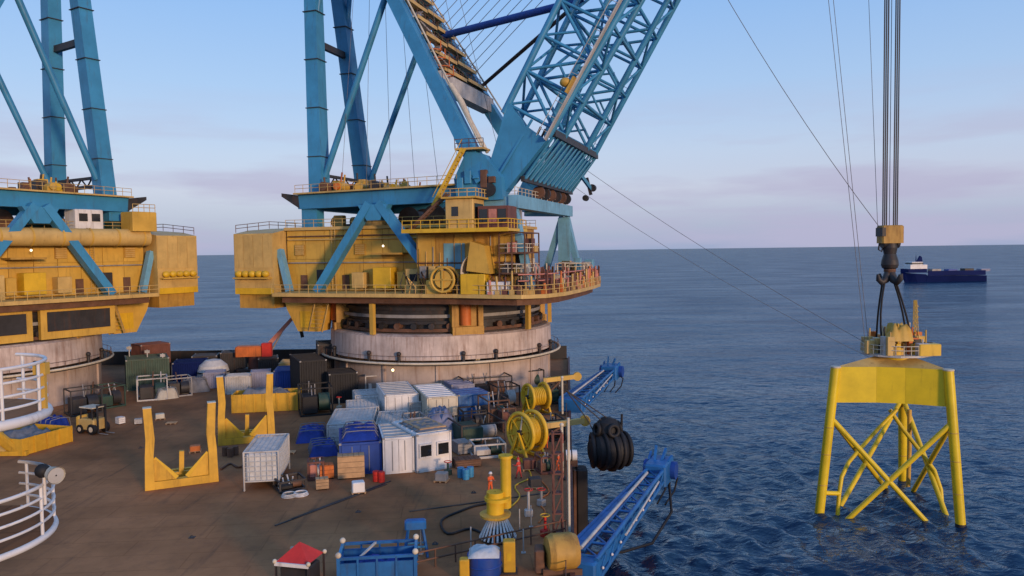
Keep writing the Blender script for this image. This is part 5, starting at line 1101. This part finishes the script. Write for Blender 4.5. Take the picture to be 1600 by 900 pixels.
mb = MB(); mb.rail([(0, 0, 0), (b.x - a.x) * .5 * Vector((1, 0, 0)) + Vector((0, (b.y - a.y) * .5, 0)), (b.x - a.x, b.y - a.y, 0)], 1.15, .06, 1.6, (.5,), 6); tag(mb.build('walkway_railing', T['brown'], loc=(a.x, a.y, 0)), 'brown handrail crossing the deck in front of the bristled yellow column', 'railing')
for k, (x, y) in enumerate(((658, 848), (736, 842), (818, 846), (812, 812), (830, 806))):
    p = on(x, y + 18); tag(MB().tube((0, 0, 0.02), (0, 0, 1.6), .05, n=6).box(-.15, .15, -.15, .15, .01, .06).build('stake', T['lgrey'], loc=p), 'thin grey upright stake standing on deck near the brown handrail', 'stake', 'thin stakes by the handrail')
p = on(470, 915); t_ = thing('pyramid_tent', 'small red pyramid tent on a dark square frame box', 'tent', (p.x, p.y, 0), R(-14)); 
MB().add([(-1.05, -.95, 1.75), (1.05, -.95, 1.75), (1.05, .95, 1.75), (-1.05, .95, 1.75), (0, 0, 2.7)], [(0, 1, 4), (1, 2, 4), (2, 3, 4), (3, 0, 4), (3, 2, 1, 0)]).build('canopy', T['red'], t_)
MB().box(-1.1, 1.1, -1.06, -.96, 1.55, 1.76).build('valance', T['white'], t_); MB().box(-1.1, -1.0, -.95, 1.0, 1.6, 1.74).build('valance', T['white'], t_)
for a_ in (-1, 1):
    for b_ in (-1, 1): MB().beam((a_ * 1.05, b_ * .95, .02), (a_ * 1.05, b_ * .95, 1.7), .1, .1).build('leg', T['dark'], t_); MB().ball((a_ * 1.1, b_ * 1.0, 1.8), .14, 8, 5).build('corner_knob', T['cream'], t_)
MB().cbox(-.9, .9, -.8, .8, .05, 1.4, .08).build('generator', T['dark'], t_)
def basket(label, px, py, w, d, h, rz):
    p = on(px, py); t = thing('cargo_basket', label, 'basket', (p.x, p.y, 0), rz); x, y = w / 2, d / 2
    for a_ in (-1, 1):
        MB().box(-x, x, *sorted((a_ * y, a_ * (y - .1))), .1, h * .8).build('side_wall', T['armblue'], t); MB().box(*sorted((a_ * x, a_ * (x - .1))), -y + .11, y - .11, .1, h * .8).build('end_wall', T['armblue'], t)
        MB().beam((-x, a_ * y, h), (x, a_ * y, h), .16, .16).build('top_rail', T['armblue'], t); MB().beam((a_ * x, -y, h), (a_ * x, y, h), .16, .16).build('top_rail', T['blue'], t)
        for b_ in (-1, 1): MB().beam((a_ * x, b_ * y, .02), (a_ * x, b_ * y, h + .1), .2, .2).build('corner_post', T['armblue'], t); MB().ball((a_ * x, b_ * y, h + .22), .19, 10, 6).build('padeye', T['cream'], t)
        for k in range(1, 4): MB().beam((-x + w * k / 4, a_ * (y + .05), .1), (-x + w * k / 4, a_ * (y + .05), h), .1, .12).build('stiffener', T['armblue'], t)
    MB().box(-x + .12, x - .12, -y + .12, y - .12, .1, .2).build('floor_plate', T['dblue'], t)
    MB().beam((-x * .45, -y, h + .02), (-x * .1, y, h + .02), .12, .12).build('diagonal_bar', T['lgrey'], t); V, F = lump(8, 6, x * .7, y * .6, .9, 5, .4); MB().add(V, F, True).build('sheeted_load', T['tarp'], t)
basket('blue open cargo basket with cream corner lugs beside the red tent', 592, 898, 4.6, 2.4, 1.6, R(6))
p = on(650, 868); t_ = thing('blue_trestle', 'blue upright trestle frame behind the blue cargo basket', 'frame', (p.x, p.y, 0), R(8))
for a_ in (-1, 1):
    MB().beam((a_ * .75, -.5, .02), (a_ * .45, 0, 1.9), .14, .14).build('leg', T['armblue'], t_); MB().beam((a_ * .75, .5, .02), (a_ * .45, 0, 1.9), .14, .14).build('leg', T['armblue'], t_); MB().beam((-.7, a_ * .35, .7), (.7, a_ * .35, .7), .1, .1).build('brace', T['blue'], t_)
MB().cbox(-.7, .7, -.35, .35, 1.85, 2.4, .1).build('top_tray', T['armblue'], t_)
p = on(838, 892); t_ = thing('brown_machine', 'rounded brown winch housing at the deck edge below the stair tower', 'winch', (p.x + 1.6, p.y, 0)); MB().lathe([(.05, -1.0), (1.0, -.95), (1.15, -.6), (1.15, .6), (1.0, .95), (.05, 1.0)], 22, (0, 0, 1.2), (1, .2, 0)).build('drum_cover', T['ochre2'], t_); MB().box(-1.2, 1.2, -.8, .8, .02, .4).build('bed', T['brown'], t_); MB().cbox(-1.7, -1.1, -.6, .6, .1, 1.5, .08).build('gearbox', T['brown'], t_)

# ------------------------------------------------------------------ loose gear lying about the deck
rg = random.Random(21)
def drum(px, py, mat, label, group):
    p = on(px, py); t = thing('oil_drum', label, 'drum', (p.x, p.y, 0), rg.uniform(0, 3), group)
    MB().lathe([(.05, .02), (.3, .02), (.31, .9), (.05, .9)], 14).build('shell', T[mat], t)
    for z in (.3, .6): MB().ring((0, 0, z), .31, .02, 14, 4).build('hoop', T[mat], t)
for x, y, m in [(720, 746, 'blue'), (728, 749, 'blue'), (735, 745, 'blue')]: drum(x, y, m, 'blue oil drum standing by the flat brown crate', 'blue oil drums by the flat crate')
for x, y in ((588, 752), (596, 753)): drum(x, y, 'red', 'red oil drum in front of the white cabin', 'red drums by the cabin')
for x, y in ((352, 712), (360, 714), (368, 711)): drum(x, y, 'brown', 'brown oil drum beside the slimmer saddle cradle', 'brown drums by the cradle')
def pallet(px, py, rz, label, load):
    p = on(px, py); t = thing('pallet', label, 'pallet', (p.x, p.y, 0), rz)
    for k in range(6): MB().box(-.6, .6, -.5 + k * .18, -.5 + k * .18 + .13, .12, .15).build('slat', T['wood'], t)
    for x in (-.5, 0, .5): MB().box(x - .05, x + .05, -.5, .53, .01, .118).build('bearer', T['wood'], t)
    if load: MB().cbox(-.5, .5, -.42, .45, .16, .16 + rg.uniform(.5, 1.1), .06).build('load', T[load], t)
for a in ((560, 770, .3, 'pallet with a white load on deck in front of the tan crate', 'white'), (452, 708, .1, 'empty pallet beside the blue tarpaulin stack', None), (690, 752, -.2, 'pallet with a grey load in front of the windowed cabin', 'grey'),
          (305, 706, .4, 'pallet with an orange load inside the thick posted cradle', 'orange'), (836, 762, .2, 'pallet with a dark load by the deck edge', 'dark'), (826, 734, .1, 'pallet with a maroon load below the large reel', 'maroon'), (250, 655, .5, 'pallet with a pale load behind the thick posted cradle', 'cream'), (268, 662, .2, 'empty pallet on the bare deck near the pale loaded pallet', None)): pallet(*a)
def hose(label, pts, r, mat, name='deck_hose', cat='hose'):
    P = [on(*q) for q in pts]; o = P[0].copy(); Q = []
    for i in range(len(P) - 1):
        for k in range(4):
            f = k / 4; p0, p1, p2, p3 = P[max(i - 1, 0)], P[i], P[i + 1], P[min(i + 2, len(P) - 1)]
            Q.append(.5 * ((2 * p1) + (p2 - p0) * f + (2 * p0 - 5 * p1 + 4 * p2 - p3) * f * f + (3 * p1 - p0 - 3 * p2 + p3) * f ** 3) - o + Vector((0, 0, r)))
    Q.append(P[-1] - o + Vector((0, 0, r))); tag(MB().path(Q, r, 6).build(name, T[mat], loc=o), label, cat)
hose('black hose snaking from the grouting tool across the deck', [(765, 842), (735, 828), (700, 836), (690, 815), (720, 800), (752, 790), (800, 786)], .09, 'black')
hose('rusty chain lying between the cradles and the netted cage', [(345, 735), (360, 726), (375, 732), (395, 716), (420, 704)], .1, 'brown', 'chain', 'chain')
hose('yellow air hose lying from the large reel to the stepped column', [(815, 722), (830, 745), (805, 760), (812, 778), (790, 800)], .06, 'yellow')
hose('orange air hose coiled loosely by the deck edge', [(846, 752), (858, 770), (840, 784), (852, 800), (842, 818)], .06, 'orange')
for k, (x, y) in enumerate(((300, 840), (560, 800), (680, 850), (220, 700), (740, 770))):
    p = on(x, y); MB().box(-.2, .2, -.2, .2, .004, .03).ring((0, 0, .04), .12, .025, 12, 5, (.3, 1, 0)).build('pad_eye', T['dark'], deck, loc=p)
def valve(px, py, mat, h, label):
    p = on(px, py); t = thing('valve_stand', label, 'valve', (p.x, p.y, 0), rg.uniform(0, 3))
    MB().tube((0, 0, .02), (0, 0, h), .1, n=8).build('stem', T[mat], t); MB().ring((0, 0, h + .1), .32, .04, 14, 5).build('handwheel', T['red' if mat != 'red' else 'yellow'], t); MB().cbox(-.3, .3, -.25, .25, .02, .5, .05).build('body', T[mat], t)
valve(846, 790, 'grey', 1.2, 'grey valve stand near the orange air hose'); valve(852, 838, 'red', 1.4, 'red valve stand beside the stair tower'); valve(700, 742, 'green', 1.1, 'green valve stand before the windowed cabin')
valve(826, 806, 'lgrey', 1.9, 'tall pale valve stand between the stepped column and the stair tower'); valve(530, 640, 'cream', 1.5, 'cream valve stand at the foot of the crane tub')
skid('rusty winch skid at the deck edge between the pole and the reel', (846, 742), (864, 740), 1.6, 1.5, 'maroon', seed=71, m2='brown'); skid('dark hydraulic unit under the outrigger beam of the large reel', (856, 690), (882, 688), 3.0, 2.2, 'dark', seed=73, m2='dark')
skid('dark hydraulic unit under the outrigger beam of the smaller reel', (862, 632), (886, 631), 4.0, 2.6, 'dark', seed=75, m2='green'); skid('grey cable winch at the foot of the crane tub behind the white ribbed container', (640, 628), (690, 625), 3.0, 2.2, 'grey', seed=77, m2='dark', name='deck_winch')
skid('black umbilical spooler between the bright blue machinery box and the smaller reel', (778, 640), (812, 637), 3.5, 2.8, 'black', seed=79, m2='dark', name='spooler')

skid('low black manifold skid at the foot of the crane tub with a pale frame', (560, 612), (612, 609), 3.0, 2.4, 'lgrey', seed=81, m2='black'); skid('dark winch skid tucked against the crane tub behind the cream container', (690, 620), (730, 617), 3.0, 2.8, 'dark', seed=83, m2='dark')
skid('long black pipe rack against the crane tub behind the smaller reel', (790, 612), (850, 606), 3.0, 2.6, 'black', seed=85, m2='dark', name='pipe_rack'); skid('black generator skid against the crane tub beside the dark containers', (520, 618), (556, 615), 3.0, 3.2, 'black', seed=87, m2='black')
skid('maroon valve rack at the tub foot beside the long black pipe rack', (744, 610), (786, 607), 2.5, 2.2, 'maroon', seed=89, m2='dark')
skid('black pump frame between the bright blue machinery box and the pump skid', (724, 676), (760, 673), 2.5, 2.3, 'black', seed=91, m2='dark'); skid('rusty manifold frame between the reels', (786, 676), (806, 674), 2.5, 2.6, 'brown', seed=93, m2='maroon')
tarp('grey sheeted bundle between the low pale cage and the white ribbed container', (600, 676), (640, 673), 2.5, 1.6, 'gtarp', 95); tarp('crumpled grey sheeting on the roof of the windowed cabin', (656, 737), (704, 729), 5.0, .25, 'gtarp', 97, z=3.56, name='loose_sheeting')

for L, Rr, d, h, m, words in (((542, 664), (592, 661), 5.0, 1.9, 'net', 'low pale mesh cage in front of the generator skid by the crane tub'), ((556, 646), (598, 643), 4.0, 2.2, 'white', 'white mesh cage beside the white ribbed container'),
        ((640, 660), (664, 658), 6.0, 2.3, 'lgrey', 'grey mesh cage squeezed between the white ribbed and cream containers'), ((528, 676), (566, 674), 3.0, 1.4, 'net', 'small pale mesh cage behind the low white netted cage')): cage(words, L, Rr, d, h, fill=m)
container('grey blue ribbed container between the bright blue machinery box and the crane tub', (706, 636), (742, 633), 4.0, 2.8, 'lilac', door=True)
skip('small blue skip with a grey load before the low pale netted cage', (586, 706), (598, 705), 3.0, 1.4, 'dblue', 'gtarp')
crate('pale timber crate stacked with planks behind the dark blue container', (545, 704), (580, 702), 2.0, 1.3)

# ------------------------------------------------------------------ white balconies of the accommodation block
def balcony(label, pts, floorz, h, thick, rails, name='balcony', lampat=None):
    pts = [Vector((*p, floorz)) for p in pts]; b = pts[0]; t = thing(name, label, 'balcony', (b.x, b.y, floorz))
    loc = [p - b for p in pts]
    inner = [(-30, loc[-1].y), (-30, loc[0].y)]
    MB().prism([(p.x, p.y) for p in loc] + inner, -thick * .8, -.01).build('floor_slab', T['deck'], t)
    MB().path([p + Vector((0, 0, -thick / 2)) for p in loc], thick * .5, 8).build('edge_tube', T['white'], t)
    for f in rails: MB().path([p + Vector((0, 0, h * f)) for p in loc], .035 if f < 1 else .045, 8).build('rail', T['white'], t)
    for i, p in enumerate(loc):
        if i % 6 == 2: MB().tube(p, p + Vector((0, 0, h)), .04, n=8).build('post', T['white'], t)
    MB().box(-29.5, -27, min(p.y for p in loc), max(p.y for p in loc), -floorz + .02, 1.5).build('support_wall', T['white'], t)
    return t
def arc(cx, cy, r, a0, a1, n): return [(cx + r * math.cos(R(a0 + (a1 - a0) * i / n)), cy + r * math.sin(R(a0 + (a1 - a0) * i / n))) for i in range(n + 1)]
q1 = far(80, 832, 17.8)
balcony('white railed balcony with a floodlight on its corner', arc(q1.x - 2.52, q1.y - .3, 2.4, -75, 78, 27), q1.z, 1.15, .16, (1.0, .75, .5, .25))
p = far(72, 742, 17.8); t_ = thing('floodlight', 'round floodlight with a black housing clamped to the balcony corner', 'floodlight', p)
MB().lathe([(.05, -.2), (.13, -.2), (.2, .1), (.21, .14)], 16, (.18, -.02, .02), (.8, -.5, -.1)).build('reflector_bowl', T['cream'], t_); MB().lathe([(.19, .12), (.02, .13)], 16, (.18, -.02, .02), (.8, -.5, -.1)).build('lens', T['lgrey'], t_); MB().ball((-.08, 0, .1), .17, 10, 6).build('housing', T['black'], t_); MB().tube((-.05, 0, -.7), (-.05, 0, 0), .04, n=6).build('stem', T['white'], t_)
q2 = far(72, 642, 19)
balcony('upper white balcony with a solid rounded edge above the yellow skip', arc(q2.x - 2.18, q2.y - .2, 2.0, -70, 80, 27), q2.z, 1.2, .26, (1.0, .72, .45, .2))
p = far(66, 612, 19.4); tag(MB().box(-.1, .1, -.05, .05, -.5, .55).box(-.16, .16, -.1, .1, .45, .75).build('light_bracket', T['ochre'], loc=p), 'ochre lamp bracket on the rail of the upper balcony', 'bracket')

# ------------------------------------------------------------------ crew
def person(label, px, py, z, rz, fab, pose, helmet='white'):
    """one skinned body; feet at z"""
    S = []; E = []
    def v(p, r, par=None):
        S.append((Vector(p), r)); i = len(S) - 1
        if par is not None: E.append((par, i))
        return i
    lean = pose.get('lean', 0)
    pel = v((0, 0, .95), .155); ch = v((lean * .5, 0, 1.2), .15, pel); c2 = v((lean, 0, 1.4), .165, ch); nk = v((lean * 1.1, 0, 1.53), .06, c2); hd0 = v((lean * 1.15 + .02, 0, 1.62), .085, nk); hd = v((lean * 1.2 + .02, 0, 1.72), .1, hd0); v((lean * 1.2 + .13, 0, 1.64), .018, hd0)
    st = pose.get('stride', .1)
    for s_ in (-1, 1):
        hp = v((0, s_ * .1, .9), .11, pel); kn = v((s_ * st * .5 + .03, s_ * .12, .5), .08, hp); an = v((s_ * st, s_ * .13, .1), .055, kn); v((s_ * st + .16, s_ * .14, .05), .048, an)
        sh = v((lean, s_ * .21, 1.42), .075, c2); el, wr = pose['arm'][0 if s_ < 0 else 1]
        e = v((lean + el[0], s_ * el[1], el[2]), .055, sh); w = v((lean + wr[0], s_ * wr[1], wr[2]), .04, e)
        d = (S[w][0] - S[e][0]).normalized(); sd_ = d.cross(Vector((1, 0, .01))).normalized() if abs(d.x) < .9 else Vector((0, 1, 0)); k_ = Vector((.3, 0, -.2))
        pm = v(S[w][0] + d * .07, .036, w)
        for q in range(4): f1 = v(S[pm][0] + d * .05 + sd_ * (q - 1.5) * .022, .01, pm); v(S[f1][0] + d * (.035 + .01 * (q in (1, 2))) + k_ * .04, .009, f1)
        th = v(S[w][0] + d * .05 + sd_ * s_ * .05, .012, w); v(S[th][0] + d * .03, .01, th)
    me = bpy.data.meshes.new('person_body'); me.from_pydata([tuple(a) for a, _ in S], E, []); o = bpy.data.objects.new('person_skeleton', me); COL.objects.link(o)
    sk = o.modifiers.new('skin', 'SKIN'); ly = me.skin_vertices[0] if me.skin_vertices else None
    if ly is None: 
        bpy.context.view_layer.objects.active = o; ly = me.skin_vertices[0]
    for i, (_, r_) in enumerate(S): ly.data[i].radius = (r_, r_)
    ly.data[0].use_root = True
    ss = o.modifiers.new('sub', 'SUBSURF'); ss.levels = 1; ss.render_levels = 1
    dg = bpy.context.evaluated_depsgraph_get(); m2 = bpy.data.meshes.new_from_object(o.evaluated_get(dg)); bpy.data.objects.remove(o)
    for q in (fab, 'skin', 'boot'): m2.materials.append(T[q])
    hz_ = [S[i][0] for i in range(len(S))]
    wr_i = [w for w in range(len(S)) if S[w][1] in (.036, .01, .009, .012)]
    for p in m2.polygons:
        c = p.center; p.use_smooth = True
        if c.z < .13: p.material_index = 2
        elif c.z > 1.52 and abs(c.y) < .15 and abs(c.x - lean * 1.2) < .2: p.material_index = 1
        elif min((c - S[i][0]).length for i in wr_i) < .035: p.material_index = 1
    g = on(px, py, z); t = thing('person', label, 'person', (g.x, g.y, z), rz)
    ob = bpy.data.objects.new('body', m2); COL.objects.link(ob); ob.parent = t
    hx = lean * 1.2 + .02
    MB().lathe([(.165, 1.735), (.135, 1.75), (.135, 1.8), (.1, 1.87), (.02, 1.89)], 14, (hx, 0, 0)).build('helmet', T[helmet], t)
    MB().lathe([(.178, 1.16), (.178, 1.2)], 14, (lean * .6, 0, 0)).build('reflective_band', T['lgrey'], t)
    for s_ in (-1, 1): MB().ball((hx + .1, s_ * .035, 1.68), .014, 6, 4).build('eye', T['black'], t); MB().ball((hx - .01, s_ * .105, 1.66), .028, 6, 4).build('ear', T['skin'], t)
    MB().box(hx + .095, hx + .108, -.03, .03, 1.595, 1.605).build('mouth', T['maroon'], t)
    return t
down = ((.0, .27, 1.15), (.08, .26, .9)); fwd = ((.12, .26, 1.18), (.36, .2, 1.22)); up = ((.1, .36, 1.5), (.2, .4, 1.75))
person('person in orange coverall and white helmet standing behind the yellow stepped column', 766, 772, 0, R(-60), 'ofab', {'arm': (fwd, fwd), 'lean': .06})
person('person in red coverall reaching out beside the yellow stepped column', 811, 748, 0, R(150), 'rfab', {'arm': (up, fwd), 'lean': .05, 'stride': .2}, 'red')
person('person in orange coverall standing right by the large yellow reel', 853, 702, 0, R(100), 'ofab', {'arm': (down, fwd)}, 'red')
person('person in orange coverall and white helmet at the deck edge by the life raft', 871, 738, 0, R(-20), 'ofab', {'arm': (fwd, down), 'lean': .1})
